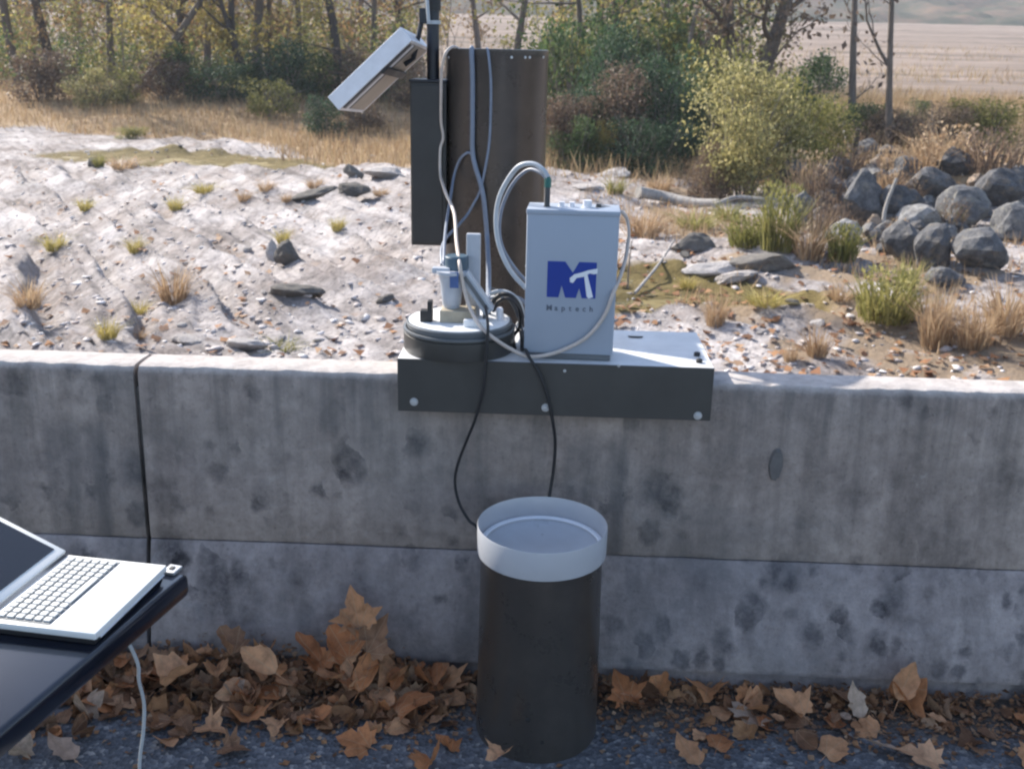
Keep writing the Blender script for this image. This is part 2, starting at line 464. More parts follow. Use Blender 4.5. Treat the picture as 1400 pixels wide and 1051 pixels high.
def mat_bed():
    m, N, K, B = newmat('river_bed')
    tc = nd(N, 'ShaderNodeTexCoord'); P = tc.outputs['Object']
    def noise(s, d=7.0, r=0.65, loc=None, scl=None, rz=56):
        src = P
        if loc or scl:
            mp = nd(N, 'ShaderNodeMapping')
            if loc: mp.inputs['Location'].default_value = loc
            if scl: mp.inputs['Rotation'].default_value = (0, 0, R(rz))
            K.new(P, mp.inputs['Vector']); src = mp.outputs[0]
            if scl:
                m2 = nd(N, 'ShaderNodeMapping'); m2.inputs['Scale'].default_value = scl
                K.new(src, m2.inputs['Vector']); src = m2.outputs[0]
        n = nd(N, 'ShaderNodeTexNoise', Scale=s, Detail=d, Roughness=r); K.new(src, n.inputs['Vector'])
        return n.outputs[0]
    big = noise(0.6, 8.0, 0.72)
    rk = ramp(N, [(0.32, (0.22, 0.185, 0.17)), (0.46, (0.36, 0.32, 0.305)), (0.60, (0.54, 0.50, 0.49)), (0.78, (0.68, 0.645, 0.635))])
    K.new(big, rk.inputs[0])
    # speckle: stones, dark gaps and dead leaves
    n2 = noise(4.5, 9.0, 0.75)
    r2 = ramp(N, [(0.32, 0.34), (0.43, 0.75), (0.55, 1.05), (0.72, 1.15)]); K.new(n2, r2.inputs[0])
    c = mixc(N, K, 0.9, rk.outputs[0], r2.outputs[0], 'MULTIPLY')
    n2b = noise(17.0, 6.0, 0.7, loc=(5, 3, 1))
    r2b = ramp(N, [(0.36, 0.5), (0.5, 1.0)]); K.new(n2b, r2b.inputs[0])
    c = mixc(N, K, 0.7, c, r2b.outputs[0], 'MULTIPLY')
    # seams along the bedding
    n3 = noise(1.3, 8.0, 0.72, scl=(2.6, 0.26, 1.0), rz=-33.5)
    r3 = ramp(N, [(0.34, 0.34), (0.48, 0.95), (0.7, 1.15)]); K.new(n3, r3.inputs[0])
    c = mixc(N, K, 0.8, c, r3.outputs[0], 'MULTIPLY')
    n4 = noise(2.6, 8.0, 0.75, loc=(9, 2, 4))
    r4 = ramp(N, [(0.56, 0.0), (0.68, 0.5)]); K.new(n4, r4.inputs[0])
    c = mixc(N, K, r4.outputs[0], c, (0.24, 0.155, 0.10))
    # zones carried by the ground itself
    def zone(name): return nd(N, 'ShaderNodeAttribute', attribute_name=name).outputs['Fac']
    nz = noise(3.0, 8.0, 0.75, loc=(1, 7, 2))
    gr = ramp(N, [(0.25, (0.16, 0.10, 0.055)), (0.5, (0.34, 0.235, 0.14)), (0.75, (0.47, 0.36, 0.22))]); K.new(nz, gr.inputs[0])
    def zmix(c, z, col, lo=0.35, hi=0.6):
        s = math_n(N, K, 'MULTIPLY_ADD', nz, 0.5, z)
        s = math_n(N, K, 'SUBTRACT', s, 0.25)
        rr = ramp(N, [(lo, 0.0), (hi, 1.0)]); K.new(s, rr.inputs[0])
        return mixc(N, K, rr.outputs[0], c, col)
    c = zmix(c, zone('debris'), (0.27, 0.205, 0.145))
    mo = ramp(N, [(0.3, (0.075, 0.058, 0.025)), (0.55, (0.17, 0.13, 0.05)), (0.8, (0.30, 0.23, 0.11))]); K.new(n2, mo.inputs[0])
    c = zmix(c, zone('moss'), mo.outputs[0])
    c = zmix(c, zone('grassy'), gr.outputs[0])
    fl = ramp(N, [(0.36, (0.12, 0.095, 0.07)), (0.46, (0.21, 0.16, 0.125)), (0.56, (0.29, 0.225, 0.18)), (0.7, (0.34, 0.27, 0.22))])
    nf = noise(0.10, 8.0, 0.7, scl=(0.35, 1.6, 1.0), rz=4); K.new(nf, fl.inputs[0])
    c = zmix(c, zone('field'), fl.outputs[0])
    K.new(c, B.inputs['Base Color'])
    B.inputs['Roughness'].default_value = 0.9
    B.inputs['Specular IOR Level'].default_value = 0.2
    b1 = nd(N, 'ShaderNodeBump', Strength=0.9, Distance=0.05); K.new(n2, b1.inputs['Height'])
    b2 = nd(N, 'ShaderNodeBump', Strength=0.7, Distance=0.02); K.new(n2b, b2.inputs['Height']); K.new(b1.outputs[0], b2.inputs['Normal'])
    K.new(b2.outputs[0], B.inputs['Normal'])
    return m

def mat_rock(name, cols, scale=6.0):
    m, N, K, B = newmat(name)
    tc = nd(N, 'ShaderNodeTexCoord'); P = tc.outputs['Object']
    oi = nd(N, 'ShaderNodeObjectInfo')
    n1 = nd(N, 'ShaderNodeTexNoise', Scale=scale, Detail=9.0, Roughness=0.7); K.new(P, n1.inputs['Vector'])
    k = math_n(N, K, 'MULTIPLY_ADD', oi.outputs['Random'], 0.22, n1.outputs[0])
    k = math_n(N, K, 'SUBTRACT', k, 0.11)
    r = ramp(N, [(0.25 + 0.5 * i / (len(cols) - 1), c) for i, c in enumerate(cols)]); K.new(k, r.inputs[0])
    n2 = nd(N, 'ShaderNodeTexNoise', Scale=scale * 5, Detail=6.0, Roughness=0.7); K.new(P, n2.inputs['Vector'])
    r2 = ramp(N, [(0.35, 0.6), (0.6, 1.1)]); K.new(n2.outputs[0], r2.inputs[0])
    c = mixc(N, K, 0.9, r.outputs[0], r2.outputs[0], 'MULTIPLY')
    K.new(c, B.inputs['Base Color'])
    nl = nd(N, 'ShaderNodeTexNoise', Scale=scale * 0.8, Detail=7.0, Roughness=0.7, Distortion=0.5)
    ml = nd(N, 'ShaderNodeMapping'); K.new(oi.outputs['Random'], ml.inputs['Location']); K.new(P, ml.inputs['Vector']); K.new(ml.outputs[0], nl.inputs['Vector'])
    rl = ramp(N, [(0.52, 0.0), (0.64, 0.7)]); K.new(nl.outputs[0], rl.inputs[0])
    c = mixc(N, K, rl.outputs[0], c, mixc(N, K, oi.outputs['Random'], (0.17, 0.125, 0.09), (0.26, 0.25, 0.21)))
    K.new(c, B.inputs['Base Color'])
    B.inputs['Roughness'].default_value = 0.85; B.inputs['Specular IOR Level'].default_value = 0.3
    b = nd(N, 'ShaderNodeBump', Strength=0.7, Distance=0.03); K.new(n1.outputs[0], b.inputs['Height']); K.new(b.outputs[0], B.inputs['Normal'])
    return m

def mat_bark(name, a, b_):
    m, N, K, B = newmat(name)
    tc = nd(N, 'ShaderNodeTexCoord')
    mp = nd(N, 'ShaderNodeMapping'); mp.inputs['Scale'].default_value = (9, 9, 1.6); K.new(tc.outputs['Object'], mp.inputs['Vector'])
    n1 = nd(N, 'ShaderNodeTexNoise', Scale=2.0, Detail=8.0, Roughness=0.7); K.new(mp.outputs[0], n1.inputs['Vector'])
    r = ramp(N, [(0.3, a), (0.7, b_)]); K.new(n1.outputs[0], r.inputs[0]); K.new(r.outputs[0], B.inputs['Base Color'])
    B.inputs['Roughness'].default_value = 0.9
    b = nd(N, 'ShaderNodeBump', Strength=0.8, Distance=0.03); K.new(n1.outputs[0], b.inputs['Height']); K.new(b.outputs[0], B.inputs['Normal'])
    return m

def mat_hill():
    m, N, K, B = newmat('wooded_hill')
    tc = nd(N, 'ShaderNodeTexCoord'); P = tc.outputs['Object']
    n1 = nd(N, 'ShaderNodeTexNoise', Scale=0.09, Detail=9.0, Roughness=0.72); K.new(P, n1.inputs['Vector'])
    r = ramp(N, [(0.3, (0.05, 0.065, 0.045)), (0.45, (0.10, 0.10, 0.075)), (0.58, (0.17, 0.13, 0.10)), (0.75, (0.22, 0.15, 0.09))])
    K.new(n1.outputs[0], r.inputs[0]); K.new(r.outputs[0], B.inputs['Base Color'])
    B.inputs['Roughness'].default_value = 1.0; B.inputs['Specular IOR Level'].default_value = 0.0
    return m

def mat_water():
    m, N, K, B = newmat('pool_water')
    tc = nd(N, 'ShaderNodeTexCoord'); P = tc.outputs['Object']
    n1 = nd(N, 'ShaderNodeTexNoise', Scale=2.2, Detail=7.0, Roughness=0.7); K.new(P, n1.inputs['Vector'])
    r = ramp(N, [(0.3, (0.075, 0.06, 0.02)), (0.5, (0.17, 0.13, 0.04)), (0.68, (0.27, 0.20, 0.07))])
    K.new(n1.outputs[0], r.inputs[0]); K.new(r.outputs[0], B.inputs['Base Color'])
    rr = ramp(N, [(0.4, 0.22), (0.6, 0.6)]); K.new(n1.outputs[0], rr.inputs[0]); K.new(rr.outputs[0], B.inputs['Roughness'])
    b = nd(N, 'ShaderNodeBump', Strength=0.25, Distance=0.01)
    n2 = nd(N, 'ShaderNodeTexNoise', Scale=14.0, Detail=3.0); K.new(P, n2.inputs['Vector'])
    K.new(n2.outputs[0], b.inputs['Height']); K.new(b.outputs[0], B.inputs['Normal'])
    return m

def mat_fallen(name, cols, vein=True):
    """dry leaf: colour per leaf, darker veins and blotches of its own"""
    m, N, K, B = newmat(name)
    oi = nd(N, 'ShaderNodeObjectInfo'); g = nd(N, 'ShaderNodeNewGeometry')
    a = math_n(N, K, 'ADD', oi.outputs['Random'], g.outputs['Random Per Island'])
    a = math_n(N, K, 'FRACT', a)
    r = ramp(N, [(i / (len(cols) - 1), c) for i, c in enumerate(cols)]); K.new(a, r.inputs[0])
    tc = nd(N, 'ShaderNodeTexCoord')
    n1 = nd(N, 'ShaderNodeTexNoise', Scale=3.5 if vein else 28.0, Detail=8.0, Roughness=0.7); K.new(tc.outputs['Object'], n1.inputs['Vector'])
    r1 = ramp(N, [(0.35, 0.45), (0.6, 1.12)]); K.new(n1.outputs[0], r1.inputs[0])
    c = mixc(N, K, 0.65, r.outputs[0], r1.outputs[0], 'MULTIPLY')
    if vein:
        sx = nd(N, 'ShaderNodeSeparateXYZ'); K.new(tc.outputs['Object'], sx.inputs[0])
        yy = math_n(N, K, 'ADD', sx.outputs[1], 0.36)
        an = math_n(N, K, 'ARCTAN2', sx.outputs[0], yy)
        q = math_n(N, K, 'DIVIDE', an, 0.56)
        rq = math_n(N, K, 'ROUND', q)
        dq = math_n(N, K, 'ABSOLUTE', math_n(N, K, 'SUBTRACT', q, rq))
        rl = math_n(N, K, 'SQRT', math_n(N, K, 'ADD', math_n(N, K, 'MULTIPLY', sx.outputs[0], sx.outputs[0]), math_n(N, K, 'MULTIPLY', yy, yy)))
        rv = ramp(N, [(0.0, 0.55), (0.025, 0.0)]); K.new(math_n(N, K, 'MULTIPLY', dq, rl), rv.inputs[0])
        c = mixc(N, K, rv.outputs[0], c, (0.46, 0.32, 0.20))
    K.new(c, B.inputs['Base Color'])
    B.inputs['Roughness'].default_value = 0.7; B.inputs['Specular IOR Level'].default_value = 0.3
    b = nd(N, 'ShaderNodeBump', Strength=0.4, Distance=0.004); K.new(n1.outputs[0], b.inputs['Height']); K.new(b.outputs[0], B.inputs['Normal'])
    t = nd(N, 'ShaderNodeBsdfTranslucent'); K.new(c, t.inputs['Color'])
    mx = nd(N, 'ShaderNodeMixShader'); mx.inputs[0].default_value = 0.2
    K.new(B.outputs[0], mx.inputs[1]); K.new(t.outputs[0], mx.inputs[2]); K.new(mx.outputs[0], N['Material Output'].inputs['Surface'])
    return m

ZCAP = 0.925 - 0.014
_a = L(775, 600, 0.0); _b = L(864, 600, 0.0)
STAIN = (_a.x, _b.x + 0.025, _a.z + 0.09)
M = {}
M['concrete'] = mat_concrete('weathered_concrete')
M['concrete_low'] = mat_concrete('chalky_concrete', True)
M['asphalt'] = mat_asphalt()
M['bed'] = mat_bed()
M['bronze'] = paint('dark_bronze_paint', (0.050, 0.049, 0.046), 0.38, 0.05, 0.22, 7.0, 0.1)
M['bronze_pipe'] = bronze('dark_bronze_pipe', (0.070, 0.063, 0.058), 0.27, 0.35, 0.25)
M['joint'] = paint('joint_mortar', (0.13, 0.12, 0.115), 0.9, 0.0, 0.3, 30.0)
M['black_box'] = paint('satin_black_paint', (0.030, 0.030, 0.031), 0.45, 0.0, 0.3, 9.0, 0.1)
M['mast'] = paint('blue_black_steel', (0.022, 0.026, 0.036), 0.4, 0.2, 0.25, 14.0)
M['alu'] = paint('mill_aluminium', (0.70, 0.70, 0.74), 0.42, 0.2, 0.1, 20.0)
M['plate'] = paint('pale_plate', (0.66, 0.66, 0.66), 0.55, 0.1, 0.12, 14.0)
M['zinc'] = paint('zinc_bolt', (0.50, 0.51, 0.52), 0.4, 0.6, 0.15, 60.0)
M['white_box'] = paint('light_grey_enamel', (0.32, 0.365, 0.435), 0.42, 0.0, 0.03, 7.0, 0.05)
M['white_plastic'] = paint('white_plastic', (0.72, 0.73, 0.74), 0.4, 0.0, 0.05, 20.0)
M['white_enamel'] = paint('white_enamel', (0.40, 0.41, 0.435), 0.3, 0.0, 0.06, 10.0)
M['funnel'] = paint('funnel_grey', (0.47, 0.50, 0.54), 0.3, 0.1, 0.12, 10.0)
M['grey_plastic'] = paint('grey_clear_plastic', (0.44, 0.465, 0.51), 0.35, 0.0, 0.1, 25.0)
M['label_blue'] = paint('dull_blue_label', (0.06, 0.11, 0.27), 0.5, 0.0, 0.15, 40.0)
M['teal'] = paint('teal_plastic', (0.055, 0.10, 0.14), 0.4, 0.0, 0.1, 30.0)
M['blue'] = paint('blue_print', (0.002, 0.032, 0.27), 0.5, 0.0, 0.06, 20.0)
M['print_white'] = paint('white_print', (0.74, 0.76, 0.80), 0.5, 0.0, 0.05, 20.0)
M['print_grey'] = paint('grey_print', (0.10, 0.12, 0.16), 0.5, 0.0, 0.1, 20.0)
M['beige'] = paint('beige_back_sheet', (0.42, 0.36, 0.30), 0.6, 0.0, 0.1, 12.0)
M['brass'] = paint('tan_block', (0.38, 0.33, 0.25), 0.5, 0.1, 0.2, 30.0)
M['rubber'] = paint('black_rubber', (0.014, 0.014, 0.016), 0.5, 0.0, 0.2, 30.0)
M['dark_grey'] = paint('dark_grey_plastic', (0.05, 0.052, 0.056), 0.45, 0.0, 0.2, 30.0)
M['grey_ring'] = paint('grey_ring_paint', (0.13, 0.14, 0.15), 0.4, 0.1, 0.15, 20.0)
M['cable_beige'] = paint('beige_cable', (0.52, 0.45, 0.40), 0.5, 0.0, 0.12, 40.0)
M['cable_grey'] = paint('blue_grey_cable', (0.17, 0.20, 0.26), 0.45, 0.0, 0.12, 40.0)
M['cable_pale'] = paint('pale_grey_cable', (0.42, 0.45, 0.48), 0.4, 0.0, 0.1, 40.0)
M['green'] = paint('green_nut', (0.02, 0.13, 0.11), 0.45, 0.0, 0.15, 40.0)
M['solar'] = paint('solar_glass', (0.012, 0.016, 0.045), 0.12, 0.0, 0.2, 30.0, 0.0, 0.6)
M['laptop'] = paint('laptop_white', (0.74, 0.74, 0.72), 0.4, 0.0, 0.03, 12.0)
M['key'] = paint('key_white', (0.55, 0.56, 0.55), 0.5, 0.0, 0.05, 12.0)
M['keywell'] = paint('key_well_grey', (0.13, 0.14, 0.15), 0.6, 0.0, 0.1, 20.0)
M['screen'] = paint('dark_screen', (0.012, 0.014, 0.02), 0.15, 0.0, 0.1, 10.0)
M['table'] = paint('gloss_black_table', (0.006, 0.009, 0.018), 0.16, 0.0, 0.25, 8.0, 0.0, 0.5, 0.3)
M['rock'] = mat_rock('riprap_grey', [(0.045, 0.046, 0.05), (0.11, 0.11, 0.117), (0.22, 0.215, 0.21)], 3.0)
M['rock_pale'] = mat_rock('riprap_pale', [(0.07, 0.07, 0.073), (0.16, 0.157, 0.158), (0.36, 0.352, 0.345)], 3.0)
M['rock_tan'] = mat_rock('riprap_tan', [(0.26, 0.19, 0.14), (0.42, 0.32, 0.24), (0.5, 0.42, 0.34)], 3.0)
M['stone'] = mat_rock('bed_stone', [(0.30, 0.27, 0.25), (0.48, 0.44, 0.42), (0.62, 0.59, 0.57)], 9.0)
M['stone_dark'] = mat_rock('bed_stone_dark', [(0.07, 0.065, 0.06), (0.14, 0.13, 0.12), (0.22, 0.20, 0.18)], 6.0)
M['bark'] = mat_bark('grey_brown_bark', (0.075, 0.06, 0.05), (0.20, 0.165, 0.14))
M['bark_pale'] = mat_bark('pale_bark', (0.17, 0.145, 0.125), (0.34, 0.30, 0.265))
M['bark_dark'] = mat_bark('dark_bark', (0.035, 0.03, 0.028), (0.10, 0.08, 0.07))
M['deadwood'] = mat_bark('bleached_wood', (0.22, 0.20, 0.18), (0.5, 0.47, 0.44))
M['twig'] = mat_bark('twig_grey', (0.12, 0.10, 0.085), (0.27, 0.235, 0.205))
M['lf_yellow'] = leafmat('yellow_leaves', [(0.20, 0.15, 0.05), (0.34, 0.27, 0.08), (0.42, 0.35, 0.13), (0.25, 0.25, 0.09)], 0.5)
M['lf_orange'] = leafmat('orange_leaves', [(0.16, 0.10, 0.055), (0.27, 0.165, 0.075), (0.34, 0.24, 0.12), (0.20, 0.16, 0.09)], 0.45)
M['lf_green'] = leafmat('green_leaves', [(0.035, 0.07, 0.03), (0.065, 0.115, 0.04), (0.11, 0.155, 0.06), (0.17, 0.19, 0.07)], 0.42)
M['lf_dark'] = leafmat('dark_green_leaves', [(0.022, 0.045, 0.026), (0.04, 0.075, 0.04), (0.065, 0.11, 0.055), (0.08, 0.13, 0.08)], 0.38)
M['lf_olive'] = leafmat('olive_leaves', [(0.10, 0.10, 0.03), (0.19, 0.19, 0.055), (0.30, 0.28, 0.09), (0.40, 0.36, 0.15)], 0.45)
M['lf_pale'] = leafmat('pale_yellow_green_leaves', [(0.17, 0.16, 0.06), (0.33, 0.30, 0.12), (0.50, 0.44, 0.21), (0.42, 0.32, 0.17)], 0.45)
M['lf_brown'] = leafmat('brown_leaves', [(0.09, 0.06, 0.045), (0.16, 0.11, 0.08), (0.24, 0.17, 0.12), (0.14, 0.13, 0.06)], 0.35)
M['dry_grass'] = leafmat('dry_grass', [(0.20, 0.125, 0.07), (0.36, 0.25, 0.145), (0.48, 0.36, 0.22), (0.34, 0.27, 0.13)], 0.35)
M['yellow_grass'] = leafmat('yellow_grass', [(0.24, 0.19, 0.05), (0.40, 0.33, 0.10), (0.54, 0.45, 0.18), (0.28, 0.27, 0.08)], 0.35)
M['tan_grass'] = leafmat('tan_grass', [(0.24, 0.15, 0.08), (0.40, 0.27, 0.16), (0.54, 0.40, 0.26), (0.44, 0.33, 0.2)], 0.35)
M['weed_green'] = leafmat('weed_green', [(0.10, 0.105, 0.035), (0.21, 0.205, 0.065), (0.34, 0.31, 0.11), (0.44, 0.38, 0.16)], 0.4)
M['fl_tan'] = mat_fallen('tan_fallen_leaf', [(0.54, 0.265, 0.13), (0.62, 0.325, 0.17), (0.68, 0.39, 0.225)])
M['fl_rust'] = mat_fallen('rust_fallen_leaf', [(0.42, 0.16, 0.065), (0.54, 0.22, 0.09), (0.60, 0.275, 0.12)])
M['fl_brown'] = mat_fallen('brown_fallen_leaf', [(0.17, 0.085, 0.048), (0.28, 0.145, 0.08), (0.36, 0.20, 0.115)])
M['fl_pale'] = mat_fallen('pale_fallen_leaf', [(0.44, 0.31, 0.22), (0.53, 0.39, 0.29), (0.47, 0.33, 0.25)])
M['litter'] = mat_fallen('leaf_litter', [(0.12, 0.06, 0.035), (0.29, 0.135, 0.065), (0.44, 0.235, 0.115), (0.19, 0.10, 0.06), (0.48, 0.31, 0.19)], False)
M['hill'] = mat_hill()
M['water'] = mat_water()

# ------------------------------------------------------------------ ground noise
def _hash(ix, iy, s):
    h = (ix.astype(np.int64) * 374761393 + iy.astype(np.int64) * 668265263 + s * 1274126177) & 0xFFFFFFFF
    h = ((h ^ (h >> 13)) * 1274126177) & 0xFFFFFFFF
    return ((h ^ (h >> 16)) & 0xFFFF) / 65535.0

def vnoise(x, y, s=0):
    ix = np.floor(x); iy = np.floor(y); fx = x - ix; fy = y - iy
    fx = fx * fx * (3 - 2 * fx); fy = fy * fy * (3 - 2 * fy)
    a = _hash(ix, iy, s); b = _hash(ix + 1, iy, s); c = _hash(ix, iy + 1, s); d = _hash(ix + 1, iy + 1, s)
    return (a + (b - a) * fx) * (1 - fy) + (c + (d - c) * fx) * fy

def fbm(x, y, o=5, s=0, g=0.5):
    t = 0; a = 1; n = 0
    for i in range(o):
        t = t + a * vnoise(x * 2 ** i + 17.3 * i, y * 2 ** i - 9.1 * i, s + i); n += a; a *= g
    return t / n

def sstep(a, b, x):
    t = np.clip((x - a) / (b - a), 0, 1)
    return t * t * (3 - 2 * t)

# pools and mounds, (centre, half axes, turn)
BED = -0.70
def blob(x, y, cx, cy, ax, ay, rot):
    c, s = math.cos(rot), math.sin(rot)
    u = ((x - cx) * c + (y - cy) * s) / ax; v = (-(x - cx) * s + (y - cy) * c) / ay
    return np.sqrt(u * u + v * v)

POOLS = []
for (p, q, ax, ay, rot) in ((GZ(925, 392, BED), None, 1.55, 0.55, R(-42)), (GZ(865, 412, BED), None, 0.5, 0.4, 0.0), (GZ(262, 218, BED), None, 3.4, 1.2, R(-14)), (GZ(345, 230, BED), None, 1.9, 0.55, R(-20)), (GZ(985, 400, BED), None, 0.9, 0.25, R(-45))):
    POOLS.append((p.x, p.y, ax, ay, rot))
_mc = GZ(1225, 290, BED)
MOUND = (_mc.x + 1.0, _mc.y + 0.9, 3.4, 2.3, R(-25))

def far_rise(x, y):
    nearbank = 26.0 + 2.5 * fbm(x * 0.12, y * 0.0 + 3, 3, 41)
    r = sstep(nearbank, nearbank + 12, y) * 0.8
    return r + np.maximum(0, y - 42) * 0.02 + np.maximum(0, y - 80) * 0.034

def H(x, y):
    x = np.asarray(x, dtype=float); y = np.asarray(y, dtype=float)
    fade = 1 - sstep(24, 34, y)
    v = x * 0.83 + y * 0.55 + 1.1 * (fbm(x * 0.35, y * 0.35, 4, 3) - 0.5)
    amp = sstep(0.35, 0.65, fbm(x * 0.25 + 9, y * 0.25, 3, 11))
    saw = (v * 1.25) % 1.0
    led = np.where(saw < 0.86, saw / 0.86, (1 - saw) / 0.14) * 0.25 * amp
    saw2 = (v * 4.1 + 0.4 * fbm(x, y, 3, 5)) % 1.0
    led += np.where(saw2 < 0.8, saw2 / 0.8, (1 - saw2) / 0.2) * 0.05
    z = BED + fade * (led - 0.05 + 0.22 * (fbm(x * 0.3, y * 0.3, 3, 21) - 0.5) + 0.05 * (fbm(x * 2.2, y * 2.2, 4, 31, 0.6) - 0.5))
    z = z + (1 - fade) * 0.25 * (fbm(x * 0.5, y * 0.5, 4, 51) - 0.5)
    z = z + far_rise(x, y)
    for (cx, cy, ax, ay, rot) in POOLS:
        d = blob(x, y, cx, cy, ax, ay, rot) + 0.35 * (fbm(x * 1.3, y * 1.3, 3, 61) - 0.5)
        w = 1 - sstep(0.85, 1.35, d)
        z = z * (1 - w) + w * (BED - 0.11 + 0.08 * fbm(x * 2.5, y * 2.5, 3, 66))
    d = blob(x, y, *MOUND)
    z = z + 0.62 * (1 - sstep(0.25, 1.15, d))
    # right bank behind the mound
    z = z + 0.5 * sstep(5.5, 9.0, x - 0.05 * y) * sstep(13, 19, y) * (1 - sstep(30, 45, y))
    return z

def hz(x, y):
    return float(H(np.array([x]), np.array([y]))[0])

def ground_at(px, py, it=14):                  # where the line of sight meets the bed
    r = ray(px, py); lo, hi = 4.0, 240.0
    t = (BED - CAM.z) / r.z if r.z < -0.01 else 100.0
    best = None
    ts = np.linspace(5.0, 130.0, 1800)
    X = CAM.x + r.x * ts; Y = CAM.y + r.y * ts; Z = CAM.z + r.z * ts
    below = Z < H(X, Y)
    i = int(np.argmax(below)) if below.any() else len(ts) - 1
    return Vector((X[i], Y[i], float(H(X[i:i + 1], Y[i:i + 1])[0])))

# ------------------------------------------------------------------ ground
ys = np.concatenate([np.linspace(2.88, 7.0, 26)[:-1], np.exp(np.linspace(math.log(7.0), math.log(30.0), 470))[:-1], np.exp(np.linspace(math.log(30.0), math.log(300.0), 130))])
ts = np.linspace(-1, 1, 520)
YY, TT = np.meshgrid(ys, ts, indexing='ij')
XX = TT * (YY * 0.74 + 3.0)
ZZ = H(XX, YY)
nr, nc = XX.shape
Vb = np.stack([XX, YY, ZZ], -1).reshape(-1, 3)
idx = np.arange(nr * nc).reshape(nr, nc)
Fb = np.stack([idx[:-1, :-1], idx[:-1, 1:], idx[1:, 1:], idx[1:, :-1]], -1).reshape(-1, 4)
me = np_mesh('river_bed', Vb, Fb)
xf, yf = Vb[:, 0].astype(float), Vb[:, 1].astype(float)
left = 1 - sstep(-1.5, 2.0, xf)
zones = {}
bankn = fbm(xf * 0.3, yf * 0.3, 4, 71)
edge = 31.0 - 8.5 * np.clip((xf / np.maximum(yf, 1) + 0.44) / 0.36, 0, 1)
zones['grassy'] = np.clip(sstep(-1.5, 1.5, yf - edge + 4 * (bankn - 0.5)) + sstep(20.5, 23.0, yf + 3 * (bankn - 0.5)) * sstep(1.0, 3.0, xf) * 0.9 + 0.7 * (1 - sstep(0.4, 1.2, blob(xf, yf, *MOUND))), 0, 1)
zones['field'] = sstep(36, 46, yf)
dv = xf * 0.83 + yf * 0.55
pz = np.zeros_like(xf); mz = np.zeros_like(xf)
for (cx, cy, ax, ay, rot) in POOLS:
    d = blob(xf, yf, cx, cy, ax * 1.25, ay * 1.5, rot)
    mz = np.maximum(mz, 1 - sstep(0.6, 1.25, d))
cA = GZ(1000, 395, BED); cB = GZ(1230, 455, BED)
ang = math.atan2(cB.y - cA.y, cB.x - cA.x)
pz = 1 - sstep(0.5, 1.2, blob(xf, yf, (cA.x + cB.x) / 2, (cA.y + cB.y) / 2, 2.6, 0.55, ang))
pz = np.maximum(pz, 0.85 * sstep(0.8, 2.6, xf) * 0.8 * (1 - sstep(19, 24, yf)) * sstep(0.42, 0.60, fbm(xf * 0.7, yf * 0.7, 4, 81)))
zones['debris'] = np.clip(pz, 0, 1); zones['moss'] = np.clip(mz, 0, 1)
for k, a in zones.items():
    at = me.attributes.new(k, 'FLOAT', 'POINT'); at.data.foreach_set('value', a.astype(np.float32))
bed = link_mesh('ground', me, M['bed'], smooth=True)
tag(bed, kind='structure')

for (cx, cy, ax, ay, rot) in POOLS[:4]:
    mb = MB()
    n = 40
    mb.add([(cx, cy, BED - 0.075)] + [(cx + 0.98 * (ax * math.cos(t) * math.cos(rot) - ay * math.sin(t) * math.sin(rot)), cy + 0.98 * (ax * math.cos(t) * math.sin(rot) + ay * math.sin(t) * math.cos(rot)), BED - 0.075) for t in [2 * math.pi * i / n for i in range(n)]],
           [(0, 1 + i, 1 + (i + 1) % n) for i in range(n)])
    tag(mb.build('water', M['water']), kind='structure')

# the road
mb = MB()
mb.add([(-60, -60, 0), (60, -60, 0), (60, PIVOT.y + 0.02 - 60 * math.tan(PSI), 0), (-60, PIVOT.y + 0.02 + 60 * math.tan(PSI), 0)], [(0, 1, 2, 3)])
road = mb.build('road', M['asphalt'])
tag(road, kind='structure')

# hill far behind the field
hx = np.linspace(-420, 420, 300); hy = np.concatenate([np.linspace(225, 320, 46), np.linspace(330, 700, 24)])
HX, HY = np.meshgrid(hx, hy)
prof = sstep(225, 560, HY)
HZ = hz(0, 225) - 1.0 + prof * (70 + 40 * (fbm(HX * 0.006, HY * 0.006, 3, 91) - 0.4)) + 5.0 * sstep(228, 240, HY) * fbm(HX * 0.16, HY * 0.16, 4, 95, 0.6)
idx = np.arange(HX.size).reshape(HX.shape)
Fh = np.stack([idx[:-1, :-1], idx[:-1, 1:], idx[1:, 1:], idx[1:, :-1]], -1).reshape(-1, 4)
tag(link_mesh('hill', np_mesh('hill', np.stack([HX, HY, HZ], -1).reshape(-1, 3), Fh), M['hill']), kind='structure')

# ------------------------------------------------------------------ concrete wall
ZT = 0.925
JX = L(190, 600, 0.0).x                        # joint between the two castings
def wall_profile():
    return {'panel': [(0.004, 0.400), (0.0, 0.412), (0.003, 0.52), (0.009, 0.66), (0.014, 0.78), (0.018, ZT - 0.030), (0.021, ZT - 0.018), (0.032, ZT - 0.003), (0.040, ZT), (0.10, ZT + 0.001), (0.150, ZT - 0.002), (0.162, ZT - 0.012), (0.166, 0.6), (0.166, -1.2)],
            'base_course': [(0.02, -0.01), (-0.052, 0.0), (-0.054, 0.06), (-0.072, 0.066), (-0.075, 0.08), (-0.055, 0.17), (-0.035, 0.26), (-0.015, 0.35), (-0.004, 0.388), (0.003, 0.396), (0.03, 0.398)]}

